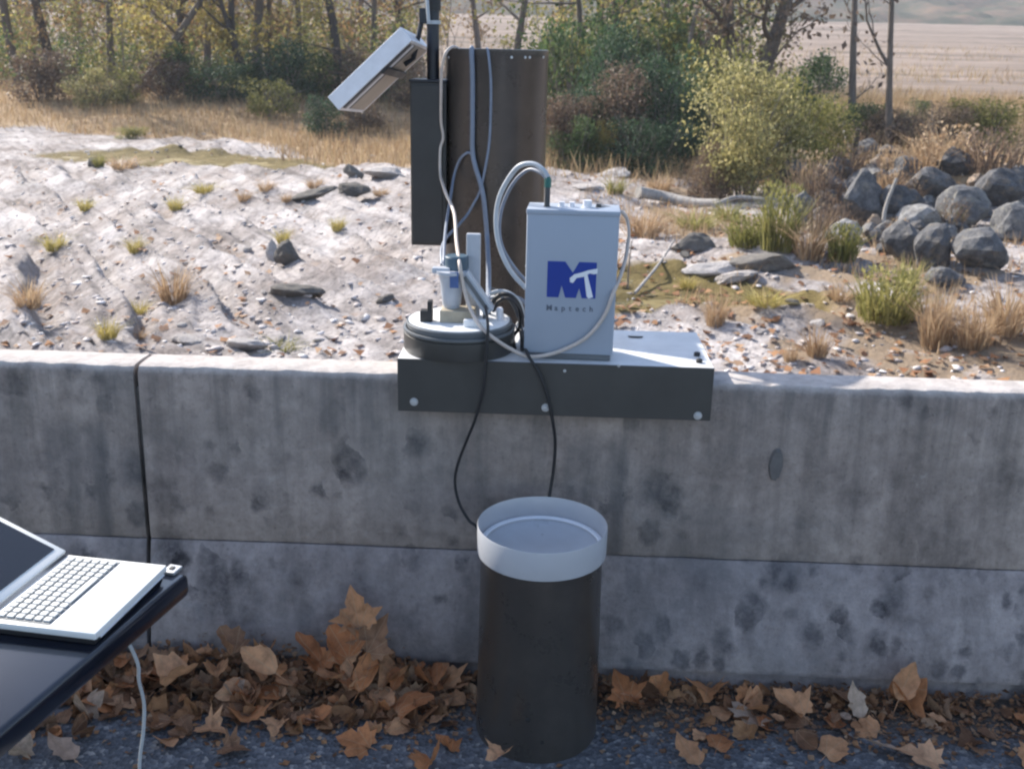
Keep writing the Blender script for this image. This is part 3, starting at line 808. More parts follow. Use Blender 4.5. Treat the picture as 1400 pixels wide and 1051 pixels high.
def extrude_profile(name, prof, x0, x1, mat, parent, off, jitter, seed):
    n = max(2, int((x1 - x0) / 0.03))
    xs = [x0 + (x1 - x0) * i / n for i in range(n + 1)]
    vs = []
    for i, x in enumerate(xs):
        for j, (y, z) in enumerate(prof):
            k = np.array([x * 6.0]); kz = np.array([z * 6.0 + seed])
            d = (float(fbm(k, kz, 3, seed)[0]) - 0.5)
            d2 = (float(vnoise(k * 7, kz * 3, seed + 9)[0]) - 0.5)
            e = 1.0 if jitter and 0 < i < n else 0.3
            vs.append((x + (0.004 if i == 0 else -0.004 if i == n else 0) * (1 if abs(d) > 9 else 0), y + jitter * (d * 0.012 + d2 * 0.004) * e, z + (jitter * d2 * 0.008 * e if 4 < j < 9 else 0)))
    m_ = len(prof); fs = []
    for i in range(n):
        for j in range(m_ - 1):
            fs.append((i * m_ + j, (i + 1) * m_ + j, (i + 1) * m_ + j + 1, i * m_ + j + 1))
    fs.append(tuple(range(m_))); fs.append(tuple(n * m_ + j for j in range(m_ - 1, -1, -1)))
    mb = MB(); mb.add(vs, fs)
    return mb.build(name, mat, parent, off, smooth=True, sharp=28)

WP = wall_profile()
for (x0, x1, lab, sd) in ((JX + 0.007, 7.0, 'long stained concrete wall section carrying the dark mounting channel', 3), (-7.0, JX - 0.007, 'short grey concrete wall section left of the vertical joint', 8)):
    o = (0.0 if x0 > -5 else -1.5, 0.0, 0.0)
    t = local_thing('concrete_wall', o, lab, 'wall', 'concrete wall sections along the road')
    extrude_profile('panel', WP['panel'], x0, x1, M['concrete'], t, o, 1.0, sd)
    extrude_profile('base_course', WP['base_course'], x0, x1, M['concrete_low'], t, o, 1.0, sd + 20)
    if x0 > -5:
        # raised dark oval right of centre, its colour standing in for a pit's shade
        pc = L(1061, 636, 0.006)
        mb = MB(); ring = []
        n = 26; vs = [(pc.x, -0.001, pc.z)]
        for i in range(n):
            a = 2 * math.pi * i / n; k = 1 + 0.05 * math.sin(2 * a + 1) + rnd.uniform(-0.08, 0.08)
            vs.append((pc.x + 0.017 * k * math.cos(a), 0.001, pc.z + 0.044 * k * math.sin(a)))
        for i in range(n):
            a = 2 * math.pi * i / n; k = 1.18 + 0.05 * math.sin(2 * a + 1)
            vs.append((pc.x + 0.017 * k * math.cos(a), 0.014, pc.z + 0.044 * k * math.sin(a)))
        fs = [(0, 1 + i, 1 + (i + 1) % n) for i in range(n)] + [(1 + i, 1 + n + i, 1 + n + (i + 1) % n, 1 + (i + 1) % n) for i in range(n)]
        mb.add(vs, fs)
        mb.build('pit_patch', M['joint'], t, o)
        for (px, py) in ((835, 597), (946, 602)):
            pc2 = L(px, py, 0.008)
# filler inside the joint
mb = MB(); mb.box((JX, 0.085, 0.35), (0.0138, 0.11, 1.02))
jf = mb.build('joint_filler', M['joint'], bpy.data.objects['concrete_wall'], (0, 0, 0))

# ------------------------------------------------------------------ mounting channel on the wall
ZP = 0.985
pL = L(543, 489, -0.045); pR = L(977, 505, -0.045)
bx0, bx1 = pL.x, pR.x
zb = (L(543, 558, -0.045).z + L(975, 579, -0.045).z) / 2
zt = (pL.z + pR.z) / 2
ZP = zt
o = ((bx0 + bx1) / 2, 0.06, ZT)
chan = local_thing('mounting_channel', o, 'dark steel channel bolted across the wall top with pale top plate', 'bracket')
YB = LZ(890, 452, ZP).y
mb = MB()
mb.rbox(((bx0 + bx1) / 2, -0.042, (zt + zb) / 2), (bx1 - bx0, 0.006, zt - zb), 0.0015)
mb.build('front_plate', M['bronze'], chan, o)
mb = MB()
mb.rbox(((bx0 + bx1) / 2, (YB - 0.0385) / 2, ZP - 0.004), (bx1 - bx0, YB + 0.0385 - 0.001, 0.006), 0.0015)
mb.build('top_plate', M['plate'], chan, o)
mb = MB()
mb.rbox(((bx0 + bx1) / 2, YB - 0.003, ZP - 0.04), (bx1 - bx0, 0.005, 0.064), 0.001)
mb.build('rear_flange', M['bronze'], chan, o)
for xe in (bx0 + 0.01, bx1 - 0.01):
    mb = MB(); mb.box((xe, 0.09, (ZT + ZP - 0.008) / 2), (0.012, 0.10, ZP - 0.008 - ZT)); mb.build('spacer_block', M['bronze'], chan, o)
for (px, py) in ((566, 549), (746, 557), (954, 568)):
    p = L(px, py, -0.046)
    mb = MB()
    mb.lathe([(0, 0), (0.0115, 0), (0.0115, 0.002), (0.0, 0.002)], 20, p, axis=Vector((0, -1, 0)))
    mb.lathe([(0.0, 0.002), (0.0075, 0.002), (0.0075, 0.0075), (0.006, 0.0085), (0, 0.0085)], 6, p, axis=Vector((0, -1, 0)))
    mb.build('bolt', M['zinc'], chan, o)
for (px, py) in ((772, 507), (846, 500)):
    p = L(px, py, -0.046); mb = MB(); mb.lathe([(0.0045, 0), (0.004, 0.002), (0, 0.003)], 10, p, axis=Vector((0, -1, 0))); mb.build('screw', M['zinc'], chan, o)
# recessed pull and hinge on the pale plate
p = LZ(869, 461, ZP)
mb = MB()
n = 14
mb.prism([(p.x + 0.022 * math.cos(math.pi * i / n), 0.011 * math.sin(math.pi * i / n)) for i in range(n + 1)], 0, 0.003)
mb.v = [(v[0], p.y - v[2] + 0.004, ZP + v[1]) for v in mb.v]
mb.build('finger_hole', M['rubber'], chan, o)
for (px, py) in ((953, 484), (956, 493)):
    p = LZ(px, py, ZP + 0.004); mb = MB(); mb.lathe([(0.009, -0.006), (0.009, 0.004), (0.006, 0.006), (0, 0.006)], 12, p); mb.build('plug', M['rubber'], chan, o)

# ------------------------------------------------------------------ standpipe
PCy = 1.0
PC = L(677, 250, PCy); PCx = PC.x
PR_ = (L(746, 150, PCy).x - L(608, 150, PCy).x) / 2
ztop = L(677, 67, PCy - PR_).z
pb = to_world((PCx, PCy, 0)); zbed = hz(pb.x, pb.y)
o = (PCx, PCy, zbed)
pipe = local_thing('standpipe', o, 'tall dark bronze standpipe cylinder rising behind the mounting channel', 'pipe')
mb = MB()
mb.lathe([(PR_, zbed - 0.05), (PR_, ztop - 0.032), (PR_ + 0.0012, ztop - 0.030), (PR_ + 0.0012, ztop - 0.002), (PR_ - 0.004, ztop), (PR_ - 0.006, ztop - 0.05), (PR_ - 0.006, ztop - 0.25), (0, ztop - 0.25)], 96, (PCx, PCy, 0))
mb.build('pipe_shell', M['bronze_pipe'], pipe, o, smooth=True, sharp=40)
for px in (612, 700, 718, 724, 742):
    x = L(px, 79, PCy - PR_ * 0.7).x
    x = max(PCx - PR_ * 0.97, min(PCx + PR_ * 0.97, x))
    a = math.asin((x - PCx) / PR_)
    d = Vector((math.sin(a), -math.cos(a), 0))
    p = Vector((PCx, PCy, L(px, 79, PCy - PR_).z)) + d * PR_
    mb = MB(); mb.lathe([(0.005, 0), (0.0045, 0.003), (0, 0.004)], 10, p, axis=d); mb.build('rim_screw', M['zinc'], pipe, o)
def on_pipe(px, py, gap=0.006):
    d = PCy - PR_
    for _ in range(8):
        p = L(px, py, d)
        k = max(-0.985, min(0.985, (p.x - PCx) / (PR_ + gap)))
        d = PCy - (PR_ + gap) * math.sqrt(1 - k * k)
    return L(px, py, d)

# dark box on the side of the standpipe, and the mast above it
YBOX = 0.90
c0 = L(560, 112, YBOX); c1 = L(612, 112, YBOX); c2 = L(561, 335, YBOX)
bxw = (PCx - PR_ + 0.012) - c0.x
o = ((c0.x + bxw / 2), YBOX + 0.08, c2.z)
bat = local_thing('battery_box', o, 'narrow black battery box fixed to the left side of the standpipe', 'box')
mb = MB(); mb.rbox((c0.x + bxw / 2, YBOX + 0.08, (c0.z + c2.z) / 2), (bxw, 0.16, c0.z - c2.z), 0.004); mb.build('body', M['black_box'], bat, o)
mb = MB(); mb.rbox((c0.x + bxw / 2, YBOX + 0.08, c0.z + 0.004), (bxw + 0.006, 0.17, 0.008), 0.002); mb.build('lid', M['mast'], bat, o)
mb = MB(); mb.rbox((c0.x + bxw / 2 - 0.004, YBOX - 0.003, (c0.z + c2.z) / 2), (bxw - 0.02, 0.005, c0.z - c2.z - 0.02), 0.002); mb.build('door_panel', M['black_box'], bat, o)

mm = L(592, 60, YBOX + 0.09)
o = (mm.x, YBOX + 0.09, c0.z + 0.008)
mast = local_thing('mast', o, 'slim blue-black mast pipe standing on the black battery box', 'mast')
mb = MB(); mb.lathe([(0.0215, c0.z + 0.008), (0.0215, c0.z + 1.15), (0.0, c0.z + 1.16)], 32, (mm.x, YBOX + 0.09, 0)); mb.build('pole', M['mast'], mast, o, smooth=True)
zc = L(592, 31, YBOX + 0.09).z
mb = MB(); mb.lathe([(0.0215, zc - 0.006), (0.027, zc - 0.006), (0.027, zc + 0.006), (0.0215, zc + 0.006)], 32, (mm.x, YBOX + 0.09, 0)); mb.build('hose_clamp', M['cable_pale'], mast, o, smooth=True)
mb = MB(); mb.rbox((mm.x - 0.03, YBOX + 0.08, zc + 0.02), (0.03, 0.02, 0.05), 0.003); mb.build('clamp_block', M['mast'], mast, o)
zc2 = L(592, 6, YBOX + 0.09).z
mb = MB(); mb.lathe([(0.0215, zc2 - 0.02), (0.0275, zc2 - 0.02), (0.0275, zc2 + 0.02), (0.0215, zc2 + 0.02)], 32, (mm.x, YBOX + 0.09, 0)); mb.build('collar', M['rubber'], mast, o, smooth=True)
pc = L(583, 5, YBOX + 0.02)
mb = MB(); mb.tube([L(586, 30, YBOX + 0.05), L(584, 0, YBOX + 0.05), L(583, -60, YBOX + 0.05)], 0.006, 10); mb.build('antenna_lead', M['cable_pale'], mast, o, smooth=True)

# solar panel: seen almost edge on, tilted up to the right
A = L(451, 137, 0.82); Bp = L(551, 41, 0.82)              # near long edge, middle of its side
ex = (Bp - A); plen = ex.length; ex.normalize()
wv = Vector((0.048, 0.30, 0.0)); ez = ex.cross(wv).normalized()
if ez.z < 0: ez = -ez
ey = ez.cross(ex).normalized()
if ey.y < 0: ey = -ey
rot = Matrix((ex, ey, ez)).transposed()
pw, th = 0.30, 0.056
cen = A + ex * plen / 2 + ey * pw / 2 + Vector((0.012, 0, -0.012))
o = (mm.x - 0.03, YBOX + 0.08, zc)
sol = local_thing('solar_panel', tuple(cen - ez * th / 2), 'tilted silver framed solar panel hanging off the left side of the mast', 'solar panel')
o = tuple(cen - ez * th / 2)
def lb(name, c, s, mat, b=0.002):
    mb = MB(); mb.rbox(cen + rot @ Vector(c), s, b, rot=rot); return mb.build(name, mat, sol, o)
lb('frame_side', (0, -pw / 2, 0), (plen, 0.012, th), M['alu'])
lb('frame_side', (0, pw / 2, 0), (plen, 0.012, th), M['alu'])
lb('frame_end', (plen / 2 - 0.006, 0, 0), (0.012, pw - 0.0125, th), M['alu'])
lb('frame_end', (-plen / 2 + 0.006, 0, 0), (0.012, pw - 0.0125, th), M['alu'])
lb('glass', (0, 0, th / 2 - 0.006), (plen - 0.025, pw - 0.0125, 0.006), M['solar'])
lb('back_sheet', (0, 0, -th / 2 + 0.003), (plen - 0.025, pw - 0.0125, 0.004), M['beige'])
lb('frame_lip', (0, -pw / 2 + 0.020, -th / 2 - 0.001), (plen - 0.03, 0.026, 0.006), M['dark_grey'], 0.001)
lb('frame_lip', (0, -pw / 2 + 0.062, -th / 2 - 0.0005), (plen - 0.03, 0.024, 0.004), M['alu'], 0.001)
lb('frame_lip', (0, -pw / 2 + 0.086, -th / 2 - 0.0005), (plen - 0.03, 0.018, 0.004), M['dark_grey'], 0.001)
lb('cross_bar', (0.035, 0, -th / 2 - 0.006), (0.028, pw + 0.004, 0.010), M['rubber'])
# bracket arm to the mast
mb = MB()
s0 = cen + rot @ Vector((plen / 2 - 0.09, 0.02, -th / 2 - 0.006))
mb.tube([s0, s0 + Vector((0.03, 0.0, 0.02)), Vector((mm.x - 0.035, YBOX + 0.085, zc + 0.015)), Vector((mm.x - 0.02, YBOX + 0.09, zc + 0.015))], 0.009, 10)
mb.build('bracket_arm', M['mast'], sol, o, smooth=True)

# ------------------------------------------------------------------ rain gauge base on the channel
GCy = 0.088; GCx = L(628, 450, GCy).x; GR = 0.156
zb0 = ZP
o = (GCx, GCy, ZP)
ga = local_thing('rain_gauge', o, 'open tipping bucket rain gauge with white works on a round dark base', 'rain gauge')
zbt = L(628, 466, GCy - GR).z
mb = MB()
mb.lathe([(GR - 0.002, ZP + 0.0005), (GR, ZP + 0.004), (GR, zbt - 0.012), (GR - 0.004, zbt - 0.010), (GR - 0.004, zbt - 0.006), (0, zbt - 0.006)], 80, (GCx, GCy, 0)); mb.build('base', M['bronze'], ga, o, smooth=True, sharp=30)
mb = MB()
mb.lathe([(GR - 0.006, zbt - 0.006), (GR + 0.001, zbt - 0.005), (GR + 0.001, zbt + 0.001), (GR - 0.006, zbt + 0.002)], 80, (GCx, GCy, 0)); mb.build('lip_ring', M['grey_ring'], ga, o, smooth=True, sharp=30)
mb = MB()
zd = zbt + 0.020
mb.lathe([(GR - 0.010, zbt + 0.001), (GR - 0.007, zd - 0.004), (GR - 0.009, zd - 0.001), (GR - 0.014, zd - 0.001), (GR - 0.014, zd - 0.003)], 80, (GCx, GCy, 0)); mb.build('rim', M['grey_ring'], ga, o, smooth=True, sharp=30)
mb = MB()
mb.lathe([(GR - 0.0145, zd - 0.004), (GR - 0.0145, zd + 0.001), (GR - 0.017, zd + 0.002), (0, zd + 0.002)], 80, (GCx, GCy, 0)); mb.build('deck', M['white_plastic'], ga, o, smooth=True, sharp=30)
def gp(px, py, d=0.0): return L(px, py, GCy + d)
def gbox(name, x0, y0, x1, y1, dep, mat, d=0.0, b=0.003, par=ga):
    a = gp(x0, y0, d); c = gp(x1, y1, d)
    mb = MB(); mb.rbox(((a.x + c.x) / 2, GCy + d, (a.z + c.z) / 2), (abs(c.x - a.x), dep, abs(a.z - c.z)), b); return mb.build(name, mat, par, o)
zD = zd + 0.002
# tipping works
a = gp(604, 431); c = gp(650, 448)
mb = MB(); mb.rbox(((a.x + c.x) / 2, GCy - 0.02, zD + 0.017), (c.x - a.x, 0.07, 0.034), 0.003); mb.build('works_block', M['brass'], ga, o)
t0 = gp(618, 436); t1 = gp(618, 374)
mb = MB(); mb.lathe([(0.022, zD + 0.034), (0.026, t1.z - 0.08), (0.032, t1.z - 0.02), (0.037, t1.z), (0.045, t1.z + 0.004), (0.045, t1.z + 0.012), (0.0, t1.z + 0.012)], 32, (t1.x, GCy - 0.01, 0)); mb.build('funnel_body', M['grey_plastic'], ga, o, smooth=True, sharp=30)
tb = gp(622, 358).z
mb = MB(); mb.lathe([(0.033, t1.z + 0.012), (0.033, tb + 0.012), (0.030, tb + 0.016), (0.0, tb + 0.016)], 32, (gp(624, 350).x, GCy + 0.01, 0)); mb.build('filter_cap', M['teal'], ga, o, smooth=True, sharp=30)
a = gp(600, 366); mb = MB(); mb.rbox((a.x + 0.008, GCy - 0.01, a.z - 0.004), (0.05, 0.03, 0.016), 0.003); mb.build('side_ear', M['grey_plastic'], ga, o)
gbox('blue_label', 615, 372, 627, 394, 0.004, M['label_blue'], -0.049, 0.001)
a = gp(638, 319, 0.03); c = gp(656, 372, 0.03)
gbox('post', 638, 319, 656, 440, 0.022, M['grey_plastic'], 0.035, 0.003)
p0 = gp(634, 372, -0.0); p1 = gp(670, 424, 0.0)
dv_ = (p1 - p0); ln = dv_.length; an = math.atan2(dv_.z, dv_.x)
rt = Matrix.Rotation(-an, 3, 'Y')
mb = MB(); mb.rbox((p0 + p1) / 2 + Vector((0, -0.01, 0)), (ln, 0.05, 0.030), 0.003, rot=rt); mb.build('sloping_arm', M['grey_plastic'], ga, o)
mb = MB(); mb.rbox((p0 + p1) / 2 + Vector((0.0, -0.0365, 0.002)), (ln * 0.86, 0.005, 0.010), 0.001, rot=rt); mb.build('arm_groove', M['grey_ring'], ga, o)
mb = MB(); mb.tube([p1 + Vector((-0.012, -0.01, 0.0)), (p1.x - 0.012, GCy - 0.01, zD)], 0.008, 10); mb.build('arm_support', M['grey_ring'], ga, o, smooth=True)
p = gp(584, 448, -0.03)
mb = MB(); mb.rbox((p.x, GCy - 0.04, zD + 0.016), (0.034, 0.03, 0.032), 0.002); mb.rbox((p.x + 0.010, GCy - 0.04, zD + 0.045), (0.013, 0.028, 0.028), 0.002); mb.build('terminal_block', M['rubber'], ga, o)
p = gp(640, 448, -0.06)
mb = MB(); mb.rbox((p.x + 0.02, GCy - 0.085, zD + 0.010), (0.06, 0.02, 0.020), 0.003); mb.build('terminal_strip', M['white_plastic'], ga, o)
p = gp(683, 440, -0.0)
mb = MB(); mb.lathe([(0.010, zD), (0.010, zD + 0.03), (0.006, zD + 0.035), (0, zD + 0.035)], 16, (p.x, p.y, 0)); mb.build('bubble_level', M['alu'], ga, o, smooth=True)

# ------------------------------------------------------------------ white data logger box
DY = LZ(779, 492, ZP).y
a = L(719, 288, DY); b = L(847, 290, DY); c = L(840, 492, DY)
bw = ((b.x - a.x) + (c.x - L(719, 488, DY).x)) / 2
zt_b = (a.z + b.z) / 2
bcx = (L(719, 288, DY).x + b.x + L(719, 488, DY).x + c.x) / 4
bd = 0.125
o = (bcx, DY + bd / 2, ZP)
lg = local_thing('logger_box', o, 'light grey metal instrument box with blue letter emblem on the channel', 'instrument box')
lg.rotation_euler = (0, 0, -PSI - R(2.0))
fl_h = 0.016
mb = MB(); mb.rbox((bcx, DY + bd / 2, (zt_b + ZP + fl_h) / 2), (bw, bd, zt_b - ZP - fl_h), 0.006); mb.build('case', M['white_box'], lg, o, smooth=True, sharp=30)
mb = MB(); mb.rbox((bcx, DY + bd / 2, ZP + fl_h / 2 + 0.0005), (bw - 0.012, bd - 0.01, fl_h), 0.002); mb.build('base_flange', M['grey_ring'], lg, o)
mb = MB(); mb.rbox((bcx, DY + bd / 2 - 0.001, zt_b - 0.004), (bw + 0.003, bd + 0.003, 0.014), 0.003); mb.build('lid', M['white_box'], lg, o, smooth=True, sharp=30)
# emblem
e0 = L(750, 357, DY); e1 = L(815, 408, DY)
ew, eh = e1.x - e0.x, e0.z - e1.z
def E(u, v): return (e0.x + ew * u, e1.z + eh * v)
yf = DY - 0.0012
mb = MB()
mb.prism([E(*p) for p in ((0, 0), (0, 1), (0.36, 1), (0.52, 0.70), (0.64, 1), (1, 1), (1, 0), (0.72, 0), (0.66, 0.28), (0.60, 0), (0.38, 0), (0.30, 0.34), (0.24, 0))], yf, DY - 0.0002)
mb.build('emblem', M['blue'], lg, o)
mb = MB(); yh0, yh1 = DY - 0.0022, DY - 0.0012
mb.prism([E(*p) for p in ((0.74, 0.72), (0.80, 0.74), (0.95, 0.04), (0.86, 0.00), (0.82, 0.05))], yh0, yh1)
mb.prism([E(*p) for p in ((0.47, 0.44), (0.46, 0.55), (0.55, 0.66), (0.70, 0.72), (0.82, 0.78), (1.02, 0.84), (1.02, 0.70), (0.95, 0.68), (0.86, 0.70), (0.74, 0.60), (0.60, 0.56), (0.53, 0.42))], yh0 - 0.0004, yh0 - 0.00005)
mb.build('hammer_emblem', M['print_white'], lg, o)
word = 'Maptech'
tx0 = L(748, 424, DY).x; tx1 = L(815, 424, DY).x; tz = L(780, 425, DY).z
dep = bpy.context.evaluated_depsgraph_get()
for i, ch in enumerate(word):
    cu = bpy.data.curves.new('letter_curve', 'FONT'); cu.body = ch; cu.size = 0.021; cu.extrude = 0.0003; cu.align_x = 'CENTER'
    cu.offset = 0.0006 if i == 0 else 0.0003
    to = bpy.data.objects.new('letter', cu); COL.objects.link(to)
    dep.update()
    me_l = bpy.data.meshes.new_from_object(to.evaluated_get(bpy.context.evaluated_depsgraph_get()))
    COL.objects.unlink(to); bpy.data.objects.remove(to)
    x = tx0 + (tx1 - tx0) * (i + 0.4) / len(word)
    me_l.transform(Matrix.Translation(Vector((x, DY - 0.0008, tz)) - Vector(o)) @ Matrix.Rotation(R(90), 4, 'X'))
    me_l.materials.clear()
    link_mesh('letter', me_l, M['print_grey'], lg)
# fittings on the lid
def lgz(px, d): return L(px, 285, DY + d).x
for (px, d, r, h, mname, nm) in ((748, 0.05, 0.0075, 0.055, 'dark_grey', 'cable_gland'), (768, 0.06, 0.008, 0.016, 'alu', 'socket'), (782, 0.06, 0.008, 0.016, 'alu', 'socket'), (803, 0.06, 0.012, 0.022, 'alu', 'socket'), (818, 0.07, 0.007, 0.012, 'dark_grey', 'socket')):
    mb = MB(); x = lgz(px, d)
    mb.lathe([(r * 1.3, zt_b - 0.001), (r * 1.3, zt_b + 0.004), (r, zt_b + 0.004), (r, zt_b + h), (r * 0.7, zt_b + h), (0, zt_b + h)], 20, (x, DY + d, 0))
    mb.build(nm, M[mname], lg, o, smooth=True, sharp=30)
x = lgz(748, 0.05)
mb = MB(); mb.lathe([(0.0095, zt_b + 0.054), (0.0095, zt_b + 0.075), (0.006, zt_b + 0.082), (0, zt_b + 0.082)], 6, (x, DY + 0.05, 0)); mb.build('gland_nut', M['green'], lg, o)
for sx in (-1, 1):
    mb = MB(); mb.lathe([(0.004, 0), (0.0035, 0.002), (0, 0.003)], 10, (bcx + sx * (bw / 2), DY + 0.03, ZP + 0.25), axis=Vector((sx, 0, 0))); mb.build('side_screw', M['zinc'], lg, o)

# ------------------------------------------------------------------ cables
def cable(name, pts, r, mat, label, n=8, cat='cable', per=8, group=None):
    pts = spline(pts, per)
    b = min(pts, key=lambda p: p.z)
    mb = MB(); mb.tube(pts, r, n)
    ob = mb.build(name, mat, None, b, smooth=True, sharp=60)
    ob.location = to_world(b); ob.rotation_euler = (0, 0, -PSI)
    return tag(ob, label, cat, group)

topz = ztop
cab = 'cables draped over the standpipe and gauge'
front = DY - 0.012
rimp = lambda px: (L(px, 67, PCy - PR_ + 0.03))
cable('cable', [L(629, 72, 0.95), L(625, 66, 0.90), L(617, 65, 0.85), L(609, 74, 0.83), L(604, 95, 0.84), L(603, 130, 0.86), L(603, 165, YBOX - 0.012), L(606, 188, YBOX - 0.010), L(602, 205, YBOX - 0.012), L(602, 238, YBOX - 0.03), L(606, 254, 0.74), L(611, 268, 0.60), L(621, 292, 0.44), L(624, 330, 0.26), L(628, 358, 0.06), L(633, 388, 0.045), L(642, 420, 0.03), L(657, 446, -0.03), L(676, 463, -0.045), L(700, 478, front - 0.01), L(722, 487, front), L(748, 485, front), L(775, 476, front), L(803, 460, front), L(826, 432, front), L(838, 402, front), L(849, 375, front + 0.04), L(857, 345, DY + 0.08), L(859, 310, DY + 0.11), L(850, 290, DY + 0.10), L(818, 281, DY + 0.07)], 0.0052, M['cable_beige'], 'beige cable looping from the standpipe top and sagging across the grey box', group=cab)
cable('cable', [L(645, 70, PCy - 0.08), L(645, 66, PCy - PR_ + 0.02), on_pipe(645, 74, 0.010), on_pipe(646, 110, 0.010), on_pipe(646, 160, 0.010), on_pipe(646, 205, 0.010), on_pipe(650, 228, 0.014), on_pipe(656, 248, 0.016), on_pipe(661, 270, 0.018), on_pipe(664, 300, 0.020), on_pipe(666, 325, 0.03), L(667, 345, 0.72), L(668, 365, 0.62), L(668, 385, 0.46), L(668, 405, 0.30), L(667, 425, 0.19), L(665, 445, 0.17)], 0.0085, M['cable_grey'], 'thick blue-grey cable running straight down the middle of the standpipe', group=cab)
cable('cable', [L(664, 70, PCy - 0.08), L(666, 67, PCy - PR_ + 0.02), on_pipe(668, 76, 0.006), on_pipe(671, 110, 0.006), on_pipe(671, 150, 0.006), on_pipe(669, 195, 0.006), on_pipe(663, 232, 0.012), on_pipe(656, 262, 0.014), on_pipe(648, 278, 0.02), on_pipe(640, 292, 0.03), L(632, 302, 0.76), L(624, 311, 0.66), L(611, 324, 0.45), L(604, 340, 0.24), L(604, 362, 0.13)], 0.0048, M['cable_grey'], 'thin blue-grey cable crossing down to the left over the standpipe', group=cab)
cable('cable', [on_pipe(648, 214, 0.01), on_pipe(640, 209, 0.012), on_pipe(629, 218, 0.012), on_pipe(621, 240, 0.02), L(616, 270, 0.76), L(611, 300, 0.52), L(608, 328, 0.28), L(607, 352, 0.15), L(607, 364, 0.12)], 0.0048, M['cable_grey'], 'thin grey cable bending left off the thick middle cable', group=cab)
xg = lgz(748, 0.05)
gl = Vector((xg, DY + 0.05, zt_b + 0.08))
cable('cable', [gl, L(742, 232, DY + 0.06), L(728, 224, DY + 0.08), L(709, 228, DY + 0.10), L(693, 248, DY + 0.12), L(682, 272, DY + 0.13), L(678, 300, DY + 0.13), L(681, 330, DY + 0.12), L(691, 358, DY + 0.10), L(704, 378, DY + 0.09), L(719, 394, DY + 0.07)], 0.0068, M['cable_pale'], 'pale cable arching from the green nut down the left of the grey box', group=cab)
cable('cable', [gl + Vector((-0.003, 0.012, -0.006)), L(738, 236, DY + 0.08), L(724, 232, DY + 0.11), L(708, 243, DY + 0.13), L(694, 264, DY + 0.145), L(685, 290, DY + 0.15), L(683, 320, DY + 0.14), L(690, 345, DY + 0.125), L(708, 372, DY + 0.11), L(722, 386, DY + 0.09)], 0.0048, M['cable_grey'], 'inner thin grey cable of the arch beside the grey box', group=cab)
# tangle between gauge and box
def loopc(cx, cy, rx, ry, d, a0, a1, n=7):
    return [L(cx + rx * math.cos(R(a0 + (a1 - a0) * i / (n - 1))), cy - ry * math.sin(R(a0 + (a1 - a0) * i / (n - 1))), d + 0.006 * math.sin(i * 1.7)) for i in range(n)]
cable('cable', [L(668, 432, 0.16)] + loopc(690, 440, 24, 38, 0.14, 150, -20) + [L(716, 472, 0.06)], 0.0065, M['rubber'], 'black cable looped between the gauge and the grey box', group=cab)
cable('cable', loopc(684, 428, 30, 30, 0.17, 120, -40) + [L(717, 455, 0.12)], 0.006, M['cable_pale'], 'pale cable humped over the black loop beside the grey box', group=cab)
cable('cable', loopc(692, 436, 20, 28, 0.12, 160, -60) + [L(704, 476, 0.05)], 0.005, M['rubber'], 'thin black cable in the inner loop beside the gauge', group=cab)
cable('cable', loopc(690, 424, 32, 20, 0.20, 150, 10) + [L(719, 440, 0.15)], 0.006, M['cable_grey'], 'grey cable lying topmost in the tangle beside the box', group=cab)
cable('cable', [L(672, 395, 0.20), L(688, 402, 0.19), L(703, 420, 0.17), L(712, 446, 0.13), L(714, 478, 0.06)], 0.0055, M['dark_grey'], 'dark grey cable dropping down the left edge of the box', group=cab)
# two black leads hanging over the channel to the cylinder cover
hang = 'black leads hanging down the wall'
cable('cable', [L(664, 418, 0.02), L(667, 446, -0.045), L(666, 470, -0.056), L(664, 500, -0.060), L(660, 535, -0.062), L(650, 572, -0.05), L(638, 602, -0.03), L(626, 634, -0.02), L(622, 660, -0.02), L(628, 688, -0.03), L(641, 711, -0.05), L(655, 728, -0.07), L(668, 800, -0.085)], 0.0042, M['rubber'], 'black lead bowing left from the gauge down behind the cylinder cover', group=hang)
cable('cable', [L(715, 470, 0.04), L(724, 489, -0.046), L(737, 510, -0.056), L(748, 540, -0.058), L(755, 572, -0.052), L(759, 604, -0.03), L(757, 640, -0.02), L(752, 672, -0.03), L(748, 700, -0.05), L(748, 760, -0.06)], 0.0046, M['rubber'], 'black lead dropping straight from the channel middle behind the cylinder cover', group=hang)

# ------------------------------------------------------------------ gauge cover standing on the road
cc = GZ(733, 985, 0.0); cc.y = 2.435
cx = GY(733, 985, cc.y).x
zr = GY(737, 715, cc.y).z
o = Vector((cx, cc.y, 0))
cov = tag(empty('gauge_cover', o), 'dark bronze cylinder cover with white funnel rim standing on the asphalt', 'rain gauge cover')
mb = MB()
mb.lathe([(0.158, 0.002), (0.1665, 0.0), (0.1675, 0.004), (0.1600, zr - 0.07), (0.1620, zr - 0.066)], 96, (0, 0, 0)); mb.build('shell', M['bronze_pipe'], cov, smooth=True, sharp=40)
mb = MB()
mb.lathe([(0.163, zr - 0.080), (0.1690, zr - 0.078), (0.1700, zr - 0.070), (0.1705, zr - 0.003), (0.169, zr), (0.1675, zr - 0.003), (0.1658, zr - 0.056), (0.163, zr - 0.058), (0.150, zr - 0.058), (0.148, zr - 0.062)], 96); mb.build('rim', M['white_enamel'], cov, smooth=True, sharp=40)
mb = MB(); mb.lathe([(0.1655, zr - 0.0575), (0.160, zr - 0.053), (0.152, zr - 0.0535), (0.1495, zr - 0.0575)], 96); mb.build('inner_ring', M['print_white'], cov, smooth=True, sharp=40)
mb = MB()
